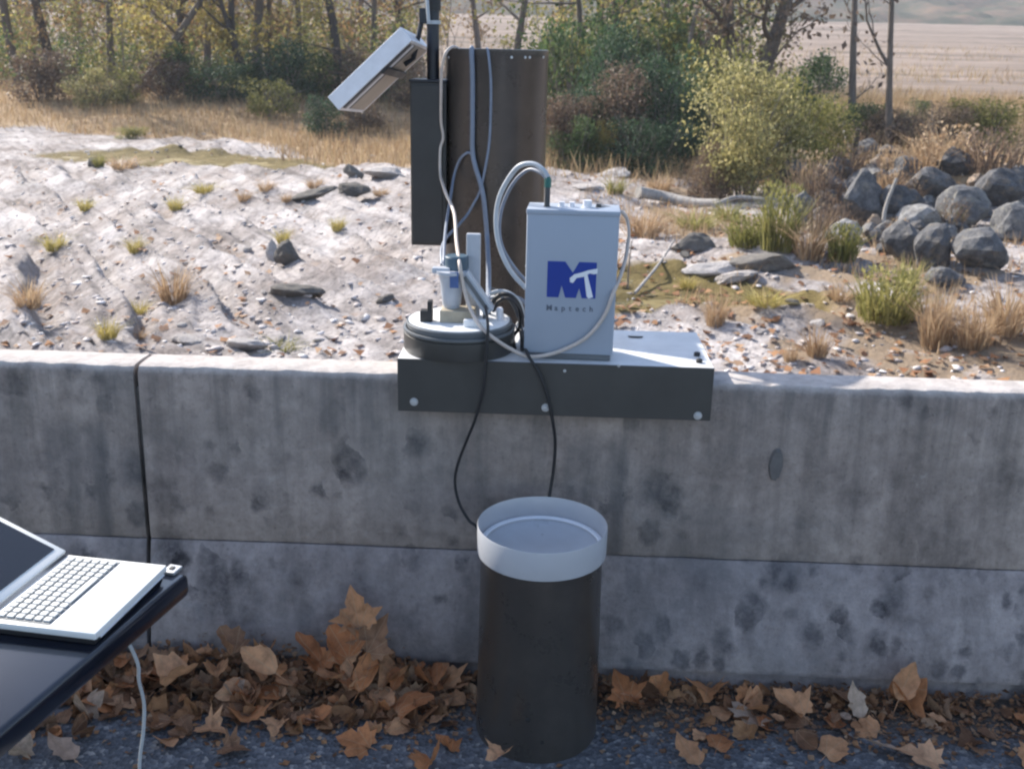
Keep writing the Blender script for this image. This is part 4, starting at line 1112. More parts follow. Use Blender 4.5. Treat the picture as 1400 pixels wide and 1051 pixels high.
mb.lathe([(0.1490, zr - 0.0625), (0.14, zr - 0.066), (0.06, zr - 0.082), (0.01, zr - 0.087), (0.0, zr - 0.087)], 96); mb.build('funnel', M['funnel'], cov, smooth=True, sharp=50)
def on_cover(px, py):
    r = ray(px, py); p0 = CAM - o
    rr = 0.166
    a = r.x ** 2 + r.y ** 2; b = 2 * (p0.x * r.x + p0.y * r.y); c = p0.x ** 2 + p0.y ** 2 - rr ** 2
    t = (-b - math.sqrt(max(0, b * b - 4 * a * c))) / (2 * a)
    return p0 + r * t
for (px, py, rr, mname, nm) in ((722, 984, 0.007, 'rubber', 'plug'), (741, 1014, 0.006, 'rubber', 'plug'), (687, 785, 0.004, 'zinc', 'screw'), (813, 776, 0.004, 'zinc', 'screw')):
    p = on_cover(px, py); d = Vector((p.x, p.y, 0)).normalized()
    k = 0.1675 - (0.0075) * min(1, p.z / (zr - 0.07)) if True else 0
    p = Vector((d.x * (k - 0.001), d.y * (k - 0.001), p.z))
    mb = MB(); mb.lathe([(rr, 0), (rr * 0.9, 0.003), (0, 0.004)], 12, p, axis=d); mb.build(nm, M[mname], cov)

# ------------------------------------------------------------------ table and laptop
ZD = 0.73
TZ = ZD - 0.030
c1 = GZ(228, 772, ZD); c0_ = GZ(130, 866, ZD)         # front edge of the laptop, far and near corner
e = Vector((c1.x - c0_.x, c1.y - c0_.y, 0)); lw = e.length; e.normalize()
inn = Vector((-e.y, e.x, 0))                           # from front edge to hinge
if inn.x > 0: inn = -inn
lap_o = Vector((c0_.x, c0_.y, 0)) + e * lw / 2 + inn * 0.115
ang_l = math.atan2(e.y, e.x)
# table: edge parallel to the near side of the picture
t1 = GZ(259, 783, TZ); t0 = GZ(114, 905, TZ)
te = Vector((t1.x - t0.x, t1.y - t0.y, 0)).normalized()
tin = Vector((-te.y, te.x, 0))
if tin.x > 0: tin = -tin
tab_len, tab_w = 1.10, 0.75
tc_ = Vector((t1.x, t1.y, 0)) - te * tab_len / 2 + tin * tab_w / 2
tab = tag(empty('table', tc_, math.atan2(te.y, te.x)), 'glossy black table edge with the open white laptop on it', 'table')
tth = 0.052
mb = MB(); mb.rbox((0, 0, TZ - tth / 2), (tab_len, tab_w, tth), 0.012); mb.build('tabletop', M['table'], tab, smooth=True, sharp=50)
sgn = 1 if (Matrix.Rotation(math.atan2(te.y, te.x), 3, 'Z') @ Vector((0, 1, 0))).dot(tin) > 0 else -1
for (lx, ly) in ((0.30, 0.30), (-0.45, 0.30), (-0.45, -0.22), (-0.05, -0.22)):
    mb = MB(); mb.lathe([(0.018, 0.0), (0.018, TZ - tth + 0.002)], 16, (lx, sgn * ly, 0)); mb.build('leg', M['mast'], tab, smooth=True)
p = Vector((GZ(236, 781, TZ).x, GZ(236, 781, TZ).y, TZ))
pl = Matrix.Rotation(-math.atan2(te.y, te.x), 3, 'Z') @ (p - tc_)
mb = MB(); mb.rbox((pl.x, pl.y, TZ + 0.004), (0.034, 0.030, 0.008), 0.002); mb.build('corner_clip', M['zinc'], tab)
mb = MB(); mb.rbox((pl.x, pl.y, TZ + 0.009), (0.012, 0.010, 0.003), 0.001); mb.build('clip_stud', M['rubber'], tab)

lap = tag(empty('laptop', (lap_o.x, lap_o.y, TZ), ang_l), 'white open laptop with pale keys resting on the black table', 'laptop')
ls = 1 if (Matrix.Rotation(ang_l, 3, 'Z') @ Vector((0, 1, 0))).dot(inn) > 0 else -1
LD = 0.23
hh = ZD - TZ
mb = MB(); mb.rbox((0, 0, hh * 0.25 + 0.0005), (lw - 0.012, LD - 0.014, hh * 0.5 - 0.001), 0.002); mb.build('bottom_case', M['rubber'], lap)
mb = MB(); mb.rbox((0, 0, hh * 0.75), (lw, LD, hh * 0.5), 0.003); mb.build('deck', M['laptop'], lap, smooth=True, sharp=30)
mb = MB(); mb.rbox((0, -ls * LD / 2, hh * 0.48), (lw - 0.03, 0.004, 0.003), 0.0008); mb.build('front_trim', M['alu'], lap)
mb = MB(); mb.rbox((-0.0, ls * 0.045, hh + 0.0004), (lw - 0.02, 0.118, 0.0016), 0.0005); mb.build('key_well', M['keywell'], lap)
kw = (lw - 0.03) / 14; kd = 0.0185
kme = None
for r_ in range(6):
    for k_ in range(14):
        x = -(lw - 0.03) / 2 + (k_ + 0.5) * kw; y = ls * (-0.003 + (r_ + 0.0) * (kd + 0.0008))
        if r_ == 0 and 3 < k_ < 10:
            if k_ == 4:
                mb = MB(); mb.rbox((x + kw * 2.5, y, hh + 0.0032), (kw * 6 - 0.004, kd - 0.005, 0.004), 0.0008); mb.build('key', M['key'], lap)
            continue
        if kme is None:
            mb = MB(); mb.rbox((0, 0, 0), (kw - 0.0042, kd - 0.005, 0.004), 0.0008); ko = mb.build('key', M['key'], lap); kme = ko.data
        else:
            ko = bpy.data.objects.new('key', kme); COL.objects.link(ko); ko.parent = lap
        ko.location = (x, y, hh + 0.0032)
mb = MB(); mb.rbox((0.0, -ls * 0.068, hh + 0.0003), (0.075, 0.048, 0.0012), 0.0005); mb.build('touchpad', M['laptop'], lap)
mb = MB(); mb.rbox((-0.085, -ls * 0.052, hh + 0.0002), (0.030, 0.012, 0.0012), 0.0004); mb.build('sticker', M['key'], lap)
tilt = Matrix.Rotation(-ls * R(66), 3, 'X')
lid_c = Vector((0, ls * (LD / 2 + 0.003), hh + 0.004)) + tilt @ Vector((0, 0, 0.105))
mb = MB(); mb.rbox(lid_c, (lw, 0.010, 0.205), 0.003, rot=tilt); ld = mb.build('lid', M['laptop'], lap, smooth=True, sharp=30)
mb = MB(); mb.rbox(lid_c + tilt @ Vector((0, -ls * 0.0055, 0.002)), (lw - 0.03, 0.002, 0.17), 0.0005, rot=tilt); mb.build('screen', M['screen'], ld)
# white lead hanging from under the table
pts = [GY(186, 900, 1.98), GY(190, 930, 2.0), GY(197, 962, 2.02), GY(196, 1000, 2.02), GY(192, 1030, 2.02), GY(191, 1060, 2.03), GY(196, 1110, 2.06)]
pts = [Vector((p.x, p.y, max(0.006, p.z))) for p in pts]
q0 = GY(192, 868, 1.90); pts = [Vector((pts[0].x - 0.02, pts[0].y - 0.06, TZ - tth + 0.002))] + pts
while pts[-1].z > 0.02: pts.append(pts[-1] + Vector((0.004, 0.004, -0.12)))
pts[-1].z = 0.006
sp = spline(pts, 6)
b = sp[-1].copy(); mb = MB(); mb.tube(sp, 0.0042, 8); wl_ = mb.build('power_lead', M['cable_pale'], None, b, smooth=True); wl_.location = b
tag(wl_, 'thin pale lead hanging from under the black table edge', 'cable')

# ------------------------------------------------------------------ fallen leaves
def leaf_mesh(seed, size=1.0, curl=0.5):
    rr = random.Random(seed)
    half = [(0.0, 0.0), (0.10, 0.02), (0.22, -0.10), (0.30, 0.02), (0.50, 0.02), (0.40, 0.16), (0.58, 0.36), (0.42, 0.40), (0.36, 0.50), (0.22, 0.50), (0.26, 0.66), (0.13, 0.78), (0.0, 1.0)]
    if seed % 3 == 1:                          # plain oval leaf
        half = [(0.0, 0.0), (0.10, 0.03), (0.20, 0.12), (0.27, 0.24), (0.31, 0.36), (0.31, 0.48), (0.28, 0.60), (0.23, 0.70), (0.16, 0.80), (0.08, 0.91), (0.0, 1.0)]
    elif seed % 3 == 2:                        # broad leaf with shallow lobes, part torn away
        half = [(0.0, 0.0), (0.12, -0.04), (0.28, -0.02), (0.42, 0.10), (0.40, 0.20), (0.50, 0.36), (0.40, 0.46), (0.34, 0.62), (0.20, 0.66), (0.14, 0.82), (0.0, 0.9)]
    out = [(x * rr.uniform(0.82, 1.15), y * rr.uniform(0.93, 1.07)) for x, y in half]
    outl = out + [(-x * rr.uniform(0.7, 1.15), y + rr.uniform(-0.04, 0.04)) for x, y in reversed(half[1:-1])]
    vs = [(0.0, 0.34)] + outl
    mid = [((x) * 0.5, 0.34 + (y - 0.34) * 0.5) for x, y in outl]
    n = len(outl)
    allv = vs + mid
    a, b_, c_ = rr.uniform(-1, 1), rr.uniform(-1, 1), rr.uniform(0.4, 1.2)
    V = []
    for (x, y) in allv:
        r2 = x * x + (y - 0.34) ** 2
        z = curl * (c_ * abs(x) ** 1.5 * 0.9 + 0.45 * a * (y - 0.3) ** 2 + b_ * 0.5 * x * (y - 0.3)) + 0.05 * curl * math.sin(9 * x + 4 * a) + rr.uniform(-0.02, 0.02) * curl
        V.append(((x) * size, (y - 0.34) * size, z * size))
    F = []
    for i in range(n):
        j = (i + 1) % n
        F.append((0, 1 + n + i, 1 + n + j)); F.append((1 + n + i, 1 + i, 1 + j, 1 + n + j))
    # stalk
    o_ = len(V)
    V += [(-0.012 * size, -0.34 * size, 0.0), (0.012 * size, -0.34 * size, 0.0), (0.006 * size, -0.66 * size, 0.05 * size * a), (-0.006 * size, -0.66 * size, 0.05 * size * a)]
    F.append((o_, o_ + 1, o_ + 2, o_ + 3))
    return V, F

LEAFV = [leaf_mesh(100 + i, 1.0, c) for i, c in enumerate((0.5, 0.9, 1.2, 1.6, 1.9, 0.7, 1.3, 2.2))]
leaf_mats = [('tan', 'fl_tan'), ('rust', 'fl_rust'), ('dark brown', 'fl_brown'), ('pale', 'fl_pale')]
leaf_me = {}
for vi, (V, F) in enumerate(LEAFV):
    for ci, (cn, mk) in enumerate(leaf_mats):
        m_ = bpy.data.meshes.new('fallen_leaf'); m_.from_pydata(V, [], F); m_.materials.append(M[mk])
        m_.polygons.foreach_set('use_smooth', [True] * len(m_.polygons)); leaf_me[(vi, ci)] = m_

def wall_foot(x):                              # world y of the wall foot at world x
    return PIVOT.y - 0.06 - x * math.tan(PSI)

def heap(x):                                   # how high the drift stands against the wall
    h = 0.13 * math.exp(-((x + 0.42) / 0.16) ** 2) + 0.08 * math.exp(-((x + 0.70) / 0.22) ** 2) + 0.07 * math.exp(-((x + 1.0) / 0.25) ** 2) + 0.03
    if x > 0.15: h = 0.022 + 0.02 * math.sin(5 * x) ** 2
    if x < -1.25: h = 0.05
    return h
def spread(x):                                 # how far it reaches out on the road
    return 0.28 if x < -0.2 else 0.2 if x < 0.3 else 0.24
def heap_z(x, y):
    d = (wall_foot(x) - y) / spread(x)
    return heap(x) * max(0.0, 1 - d * 1.5) ** 1.2 if d > 0 else heap(x)

def leaf_rot(steep):
    return Euler((rnd.gauss(0, 0.35) * steep, rnd.gauss(0, 0.35) * steep, rnd.uniform(0, 6.28)))

# joined drift below: whole leaves too many to pick apart, and crumbs
V_all, F_all = [], []
def put(V, F, loc, rot, s):
    m_ = rot.to_matrix(); o_ = len(V_all)
    for v in V: 
        p = m_ @ (Vector(v) * s) + Vector(loc)
        if p.z < 0.004: p.z = 0.004 + 0.1 * abs(p.z - 0.004) * 0.2
        V_all.append(tuple(p))
    F_all.extend([tuple(i + o_ for i in f) for f in F])
cnt = 0
while cnt < 620:
    x = rnd.uniform(-1.75, 2.0)
    w = 1.0 if x < -0.15 else 0.13
    if rnd.random() > w: continue
    d = abs(rnd.gauss(0, 0.42)) * spread(x)
    y = wall_foot(x) - 0.03 - d
    if (x - o.x) ** 2 + (y - o.y) ** 2 < 0.21 ** 2 or y < 1.9: continue
    V, F = rnd.choice(LEAFV)
    put(V, F, (x, y, heap_z(x, y) * rnd.uniform(0.15, 0.75) + 0.006), leaf_rot(1.6), rnd.uniform(0.03, 0.085)); cnt += 1
small = [((-0.5, -0.3, 0), (0.4, -0.5, 0.1), (0.6, 0.3, -0.05), (-0.1, 0.6, 0.15)), ((-0.6, 0, 0.1), (0.1, -0.3, 0), (0.6, 0.1, 0.12), (0.0, 0.35, 0))]
cnt = 0
while cnt < 7000:
    x = rnd.uniform(-1.9, 2.1)
    d = abs(rnd.gauss(0, 0.5)) * spread(x) * 1.15
    y = wall_foot(x) - 0.0 - d
    if (x - o.x) ** 2 + (y - o.y) ** 2 < 0.178 ** 2 or y < 1.8: continue
    put(rnd.choice(small), [(0, 1, 2, 3)], (x, y, heap_z(x, y) * rnd.uniform(0.4, 1.0) + 0.004), leaf_rot(1.2), rnd.uniform(0.006, 0.02)); cnt += 1
m_ = bpy.data.meshes.new('leaf_litter'); m_.from_pydata(V_all, [], F_all)
tag(link_mesh('leaf_litter', m_, M['litter']), kind='stuff')

def put_leaf(loc, rot, s, vi, ci, label):
    lo = bpy.data.objects.new('fallen_leaf', leaf_me[(vi, ci)]); COL.objects.link(lo)
    lo.location = loc; lo.rotation_euler = rot; lo.scale = (s, s, s)
    return tag(lo, label, 'leaf', 'fallen leaves along the wall foot')

def leaf_place(x, y):
    d = wall_foot(x) - y
    where = 'by the wall foot' if d < 0.12 else 'on the drift' if x < -0.15 and d < 0.22 else 'on the asphalt'
    if x < -0.95: return where + ' near the table'
    if x < -0.62: return where + ' left of the drift peak'
    if x < -0.22: return where + ' below the drift peak'
    if x < 0.02: return where + ' just left of the cover'
    if x < 0.45: return where + ' just right of the cover'
    if x < 0.75: return where + ' midway right of the cover'
    return where + ' far right of the cover'
used_leaf = set()
def leaf_label(base, rz):
    if base in used_leaf:
        a = rz % 6.2832
        base += ', tip ' + ('wallward' if a < 0.785 or a > 5.498 else 'left' if a < 2.356 else 'roadward' if a < 3.927 else 'right')
    used_leaf.add(base)
    return base
shapes = [('lobed', 'oval', 'ragged')[(100 + i) % 3 - 0 if (100 + i) % 3 == 0 else (100 + i) % 3] for i in range(8)]
poses = ['flat', 'flat', 'cupped', 'curled', 'curled', 'flat', 'cupped', 'tightly curled']
cnt = 0
while cnt < 215:
    x = rnd.uniform(-1.6, 1.85)
    if rnd.random() > (1.0 if x < -0.12 else 0.30): continue
    d = abs(rnd.gauss(0.0, 0.52)) * spread(x)
    y = wall_foot(x) - 0.05 - d
    if (x - o.x) ** 2 + (y - o.y) ** 2 < 0.235 ** 2 or y < 1.95: continue
    s = 0.04 + 0.085 * rnd.random() ** 1.5; vi = rnd.randrange(8)
    ci = rnd.choices((0, 1, 2, 3), (0.36, 0.32, 0.26, 0.06))[0]
    sizew = 'large' if s > 0.095 else 'small' if s < 0.06 else 'mid-sized'
    er = leaf_rot(0.6)
    put_leaf((x, y, heap_z(x, y) + 0.012), er, s, vi, ci, leaf_label(f'{sizew} {leaf_mats[ci][0]} {shapes[vi]} leaf {leaf_place(x, y)}', er.z))
    cnt += 1
# leaves that stand out in the photograph
def special(px, py, back, s, vi, ci, rot, label):
    x = GY(px, py, 2.6).x
    y = wall_foot(x) - back
    p = GY(px, py, y)
    put_leaf(p, rot, s, vi, ci, label)
special(487, 838, 0.055, 0.125, 2, 0, Euler((R(62), R(-10), R(12))), 'large tan lobed leaf standing topmost on the tall drift against the wall')
special(512, 873, 0.085, 0.125, 2, 2, Euler((R(60), R(20), R(-20))), 'broad brown folded leaf leaning just right below the topmost tan leaf')
special(465, 882, 0.095, 0.12, 4, 1, Euler((R(50), R(-15), R(40))), 'rust leaf propped left below the topmost tan leaf')
special(425, 890, 0.10, 0.11, 3, 1, Euler((R(40), R(20), R(80))), 'rust curled leaf leaning left of the tall drift')
special(500, 925, 0.13, 0.125, 6, 1, Euler((R(35), R(-10), R(-30))), 'large rust leaf in the middle face of the tall drift')
special(455, 925, 0.14, 0.11, 3, 0, Euler((R(30), R(15), R(150))), 'tan hooked leaf in the lower left face of the tall drift')
special(562, 962, 0.20, 0.13, 1, 1, Euler((R(18), R(-10), R(-65))), 'long orange-tan leaf lying at the right foot of the tall drift')
special(360, 908, 0.15, 0.125, 3, 0, Euler((R(28), R(-14), R(65))), 'large tan ribbed leaf lying on the drift right of the table lead')
special(245, 928, 0.17, 0.12, 4, 0, Euler((R(24), R(-12), R(-70))), 'large tan leaf beside the hanging pale lead')
special(310, 880, 0.08, 0.10, 4, 2, Euler((R(45), R(10), R(60))), 'dark brown leaf leaning on the wall above the drift')
special(852, 945, 0.08, 0.105, 2, 1, Euler((R(50), R(-12), R(20))), 'orange leaf propped on the wall foot right beside the cylinder cover')
special(905, 935, 0.05, 0.075, 4, 1, Euler((R(60), R(10), R(-30))), 'small upright orange leaf tight against the wall foot')
special(1236, 938, 0.075, 0.12, 6, 0, Euler((R(56), R(14), R(-25))), 'large tan leaf standing against the wall foot at far right')
special(1085, 965, 0.13, 0.11, 2, 0, Euler((R(25), R(0), R(50))), 'tan leaf with orange half lying before the wall right of centre')
special(1172, 965, 0.10, 0.10, 0, 3, Euler((R(45), R(0), R(10))), 'pale triangular leaf leaning before the wall')
special(945, 1032, 0.34, 0.115, 0, 0, Euler((R(6), R(-4), R(20))), 'broad tan leaf lying flat on open asphalt right of the cylinder')
special(1140, 1022, 0.27, 0.10, 1, 0, Euler((R(12), R(5), R(-50))), 'tan lobed leaf lying on asphalt before the pale triangular leaf')
special(1262, 1035, 0.30, 0.125, 5, 0, Euler((R(8), R(5), R(60))), 'wide tan leaf at the lower right on the asphalt')
special(1215, 1022, 0.27, 0.10, 0, 3, Euler((R(8), R(22), R(80))), 'bleached narrow leaf lying edge-on at lower right')
special(680, 1030, 0.42, 0.07, 2, 0, Euler((R(10), R(5), R(140))), 'tan leaf peeking from the left foot of the cylinder cover')

# ------------------------------------------------------------------ stones on the bed
def rock_mesh(name, seed, sub=2, ang=0.30):
    rr = random.Random(seed)
    bm = bmesh.new(); bmesh.ops.create_icosphere(bm, subdivisions=sub, radius=1.0)
    planes = []
    for _ in range(12):
        d = Vector((rr.gauss(0, 1), rr.gauss(0, 1), rr.gauss(0, 1))).normalized(); planes.append((d, rr.uniform(0.52, 0.86)))
    for v in bm.verts:
        for d, k in planes:
            s = v.co.dot(d) - k
            if s > 0: v.co -= d * s * 0.92
        n = float(fbm(np.array([v.co.x * 2 + seed]), np.array([v.co.y * 2 + v.co.z * 1.7]), 3, seed)[0]) - 0.5
        n2 = float(fbm(np.array([v.co.x * 7 + seed]), np.array([v.co.y * 7 + v.co.z * 5.3]), 3, seed + 4)[0]) - 0.5
        v.co *= 1.1 + ang * n + 0.26 * n2
    m_ = bpy.data.meshes.new(name); bm.to_mesh(m_); bm.free()
    return m_
rock_me = {}
for mk in ('rock', 'rock_pale', 'rock_tan', 'stone', 'stone_dark'):
    for i in range(6):
        m_ = rock_mesh('boulder', 300 + i * 7, 3); m_.materials.append(M[mk]); rock_me[(mk, i)] = m_

def put_rock(name, loc, s, mk, vi, label, cat, group, rz=None):
    ro = bpy.data.objects.new(name, rock_me[(mk, vi)]); COL.objects.link(ro)
    ro.location = loc; ro.scale = s; ro.rotation_euler = (rnd.uniform(-0.3, 0.3), rnd.uniform(-0.3, 0.3), rnd.uniform(0, 6.28) if rz is None else rz)
    return tag(ro, label, cat, group)

RIP = 'riprap boulders piled on the right bank'
def rip(px, py, w, h, mk, vi, label, lift=0.0):
    g = ground_at(px, py + h * 0.42)
    dep_ = (g - CAM).length
    k = dep_ / FPX
    p = CAM + ray(px, py) * dep_
    p.y += 0.15
    return put_rock('boulder', p, (w * k * 0.46, w * k * 0.44, h * k * 0.47), mk, vi, label, 'boulder', RIP, rnd.uniform(-0.4, 0.4))
rips = [
 (1183, 278, 76, 82, 'rock', 0, 'big dark grey block-shaped boulder at the left front of the pile'),
 (1228, 285, 66, 62, 'rock', 1, 'dark rounded boulder tucked right behind the pale stake'),
 (1264, 298, 62, 48, 'rock_pale', 2, 'boulder with bright white sunlit top at the right of the pile'),
 (1160, 322, 46, 34, 'rock_pale', 3, 'low pale grey boulder at the front foot of the pile'),
 (1243, 337, 62, 60, 'rock', 4, 'blue-grey boulder with pale shoulder low in front'),
 (1280, 348, 50, 72, 'rock', 5, 'dark tall boulder at the lower right front'),
 (1276, 256, 58, 44, 'rock_pale', 1, 'whitish boulder behind the bright topped one'),
 (1196, 243, 62, 34, 'rock', 2, 'flat dark boulder capping the block-shaped boulder'),
 (1098, 292, 34, 50, 'rock', 3, 'slim blue-grey boulder at the left end of the pile'),
 (1104, 214, 36, 34, 'rock_tan', 0, 'tan sunlit stone at the upper left of the pile'),
 (1190, 206, 34, 26, 'rock', 5, 'small grey round stone on the crest of the pile'),
 (1222, 211, 34, 22, 'rock', 4, 'small bluish flat stone on the crest right of the round one'),
 (1085, 236, 40, 34, 'rock', 1, 'dark stone in shade at the upper left of the pile'),
 (1148, 238, 44, 30, 'rock_pale', 4, 'pale flat stone left of the capping boulder'),
 (1215, 318, 40, 26, 'rock', 0, 'grey wedge stone below the stake foot'),
 (1135, 276, 40, 44, 'rock', 2, 'brownish grey boulder under dead stems left of the block'),
 (1320, 290, 70, 60, 'rock', 3, 'dark boulder just past the bright topped one'),
 (1345, 350, 70, 60, 'rock', 5, 'large grey boulder at the far right front'),
 (1310, 225, 56, 40, 'rock', 0, 'grey boulder high at the far right'),
 (1372, 262, 70, 56, 'rock', 1, 'dark boulder high at the right edge'),
 (1390, 310, 56, 52, 'rock', 3, 'dark boulder at the right edge above the large one'),
 (1300, 385, 50, 36, 'rock', 4, 'low dark stone in front of the tall front boulder'),
 (1245, 232, 44, 30, 'rock', 3, 'dark stone below the crest right of the flat stone'),
]
for a in rips: rip(*a)
used_rip = set()
def rip_label(px, py, w):
    m_ = min(rips, key=lambda q: (q[0] - px) ** 2 + (q[1] - py) ** 2)
    rel = ('left of' if px < m_[0] else 'right of') if abs(px - m_[0]) > abs(py - m_[1]) else ('above' if py < m_[1] else 'below')
    core = ' '.join(m_[6].split()[:8])
    while core.split()[-1] in ('the', 'of', 'at', 'a', 'in', 'with', 'on', 'right', 'left', 'sunlit', 'upper', 'far', 'behind'): core = ' '.join(core.split()[:-1])
    for adj in ('small broken stone', 'little rough stone', 'tiny chipped stone', 'minor wedged stone', 'half buried stone', 'blunt knobbly stone', 'split angular stone'):
        t = f'{adj} {rel} the {core}'
        if t not in used_rip: break
    used_rip.add(t)
    return t
for i in range(96):
    px = rnd.uniform(1080, 1400) if i < 50 else rnd.uniform(1072, 1165) if i < 72 else rnd.uniform(1160, 1300); py = rnd.uniform(225, 350) + (0 if px > 1150 else -20)
    w = rnd.uniform(16, 34)
    rip(px, py, w, w * rnd.uniform(0.6, 0.95), rnd.choice(('rock', 'rock', 'rock_pale', 'rock_tan')), rnd.randrange(6), rip_label(px, py, w))

# loose small stones, too many to count
ico = bmesh.new(); bmesh.ops.create_icosphere(ico, subdivisions=1, radius=1.0)
iv = np.array([v.co[:] for v in ico.verts]); ifc = np.array([[v.index for v in f.verts] for f in ico.faces]); ico.free()
def stones_field(name, n, y0, y1, smin, smax, mat, seed, flat=0.55):
    g = np.random.default_rng(seed)
    y = np.exp(g.uniform(math.log(y0), math.log(y1), n)); x = g.uniform(-0.62, 0.62, n) * y
    keep = np.ones(n, bool)
    for pl_ in POOLS: keep &= blob(x, y, *pl_) > 0.9
    x, y = x[keep], y[keep]; n = len(x)
    z = H(x, y); s = smin * (smax / smin) ** (g.random(n) ** 2.2)
    sc = np.stack([s * g.uniform(0.8, 1.5, n), s * g.uniform(0.6, 1.2, n), s * flat * g.uniform(0.5, 1.3, n)], -1)
    V = iv[None] * (1 + 1.1 * (g.random((n, len(iv), 1)) - 0.5)) * sc[:, None, :]
    a = g.uniform(0, 6.28, n); ca, sa = np.cos(a), np.sin(a)
    Vx = V[..., 0] * ca[:, None] - V[..., 1] * sa[:, None]; Vy = V[..., 0] * sa[:, None] + V[..., 1] * ca[:, None]
    V = np.stack([Vx + x[:, None], Vy + y[:, None], V[..., 2] + (z + sc[:, 2] * 0.25)[:, None]], -1)
    F = ifc[None] + (np.arange(n) * len(iv))[:, None, None]
    return tag(link_mesh(name, np_mesh(name, V.reshape(-1, 3), F.reshape(-1, 3)), mat), kind='stuff')
M['gravel'] = leafmat('gravel_mix', [(0.28, 0.24, 0.22), (0.55, 0.50, 0.48), (0.40, 0.36, 0.35), (0.68, 0.65, 0.64), (0.12, 0.105, 0.095)], 0.0, 0.9, 0.2)
stones_field('gravel', 8000, 7.4, 30, 0.010, 0.06, M['gravel'], 5, 0.4)
# dead leaves blown over the bed
g = np.random.default_rng(15)
n = 5200
y = np.exp(g.uniform(math.log(7.4), math.log(26), n)); x = g.uniform(-0.6, 0.62, n) * y
dens = np.where(x > 0.8, 1.0, 0.22); k = g.random(n) < dens; x, y = x[k], y[k]; n = len(x)
z = H(x, y) + 0.02; s = g.uniform(0.02, 0.05, n)
q = np.array([[-1, -0.6, 0], [0.8, -0.9, 0.3], [1, 0.7, 0], [-0.6, 0.9, 0.4]])
a = g.uniform(0, 6.28, n); ca, sa = np.cos(a)[:, None], np.sin(a)[:, None]
tz_ = g.uniform(-0.5, 0.9, (n, 4))
V = np.stack([(q[:, 0] * ca - q[:, 1] * sa) * s[:, None] + x[:, None], (q[:, 0] * sa + q[:, 1] * ca) * s[:, None] + y[:, None], tz_ * s[:, None] + z[:, None]], -1)
tag(link_mesh('leaf_litter', np_mesh('bed_leaf_litter', V.reshape(-1, 3), np.arange(n * 4).reshape(n, 4)), M['litter']), kind='stuff')

# ------------------------------------------------------------------ grass
def blades(n, rad, h, lean, rr, width=0.012, flat=1.0):
    """a clump of grass blades as strips, base at the origin"""
    V, F = [], []
    for i in range(n):
        a = rr.uniform(0, 6.28); r0 = rad * 0.45 * math.sqrt(rr.random())
        bx, by = r0 * math.cos(a), r0 * math.sin(a)
        hh_ = h * rr.uniform(0.45, 1.0)
        la = a + rr.gauss(0, 0.6); le = abs(rr.gauss(0, 1)) * lean * hh_ + rad * 0.3 * rr.random()
        wd = width * rr.uniform(0.6, 1.4); wa = rr.uniform(0, 3.14)
        wx, wy = wd * math.cos(wa), wd * math.sin(wa)
        o_ = len(V)
        for t, k in ((0, 1.0), (0.5, 0.8), (1.0, 0.12)):
            px_, py_ = bx + math.cos(la) * le * t * t, by + math.sin(la) * le * t * t
            pz_ = hh_ * (t - 0.18 * t * t * min(1, le / hh_))
            V += [(px_ - wx * k, py_ - wy * k, pz_), (px_ + wx * k, py_ + wy * k, pz_)]
        F += [(o_, o_ + 1, o_ + 3, o_ + 2), (o_ + 2, o_ + 3, o_ + 5, o_ + 4)]
    return V, F
tuft_me = {}
def tuft_mesh(mk, vi):
    if (mk, vi) not in tuft_me:
        V, F = blades(170, 0.9, 1.0, 0.75, random.Random(500 + vi), 0.017)
        m_ = bpy.data.meshes.new('grass_tuft'); m_.from_pydata([(x - 0, y, z) for x, y, z in V], [], F); m_.materials.append(M[mk]); tuft_me[(mk, vi)] = m_
    return tuft_me[(mk, vi)]
def tuft(px, py, w, h, mk, label, cat='grass tuft', name='grass_tuft', group='grass tufts on the river bed'):
    g_ = ground_at(px, py + h * 0.5)
    k = (g_ - CAM).length / FPX
    t_ = bpy.data.objects.new(name, tuft_mesh(mk, rnd.randrange(4))); COL.objects.link(t_)
    t_.location = (g_.x, g_.y, g_.z - 0.015); t_.scale = (w * k * 0.8, w * k * 0.8, h * k * 1.15); t_.rotation_euler = (0, 0, rnd.uniform(0, 6.28))
    return tag(t_, label, cat, group)
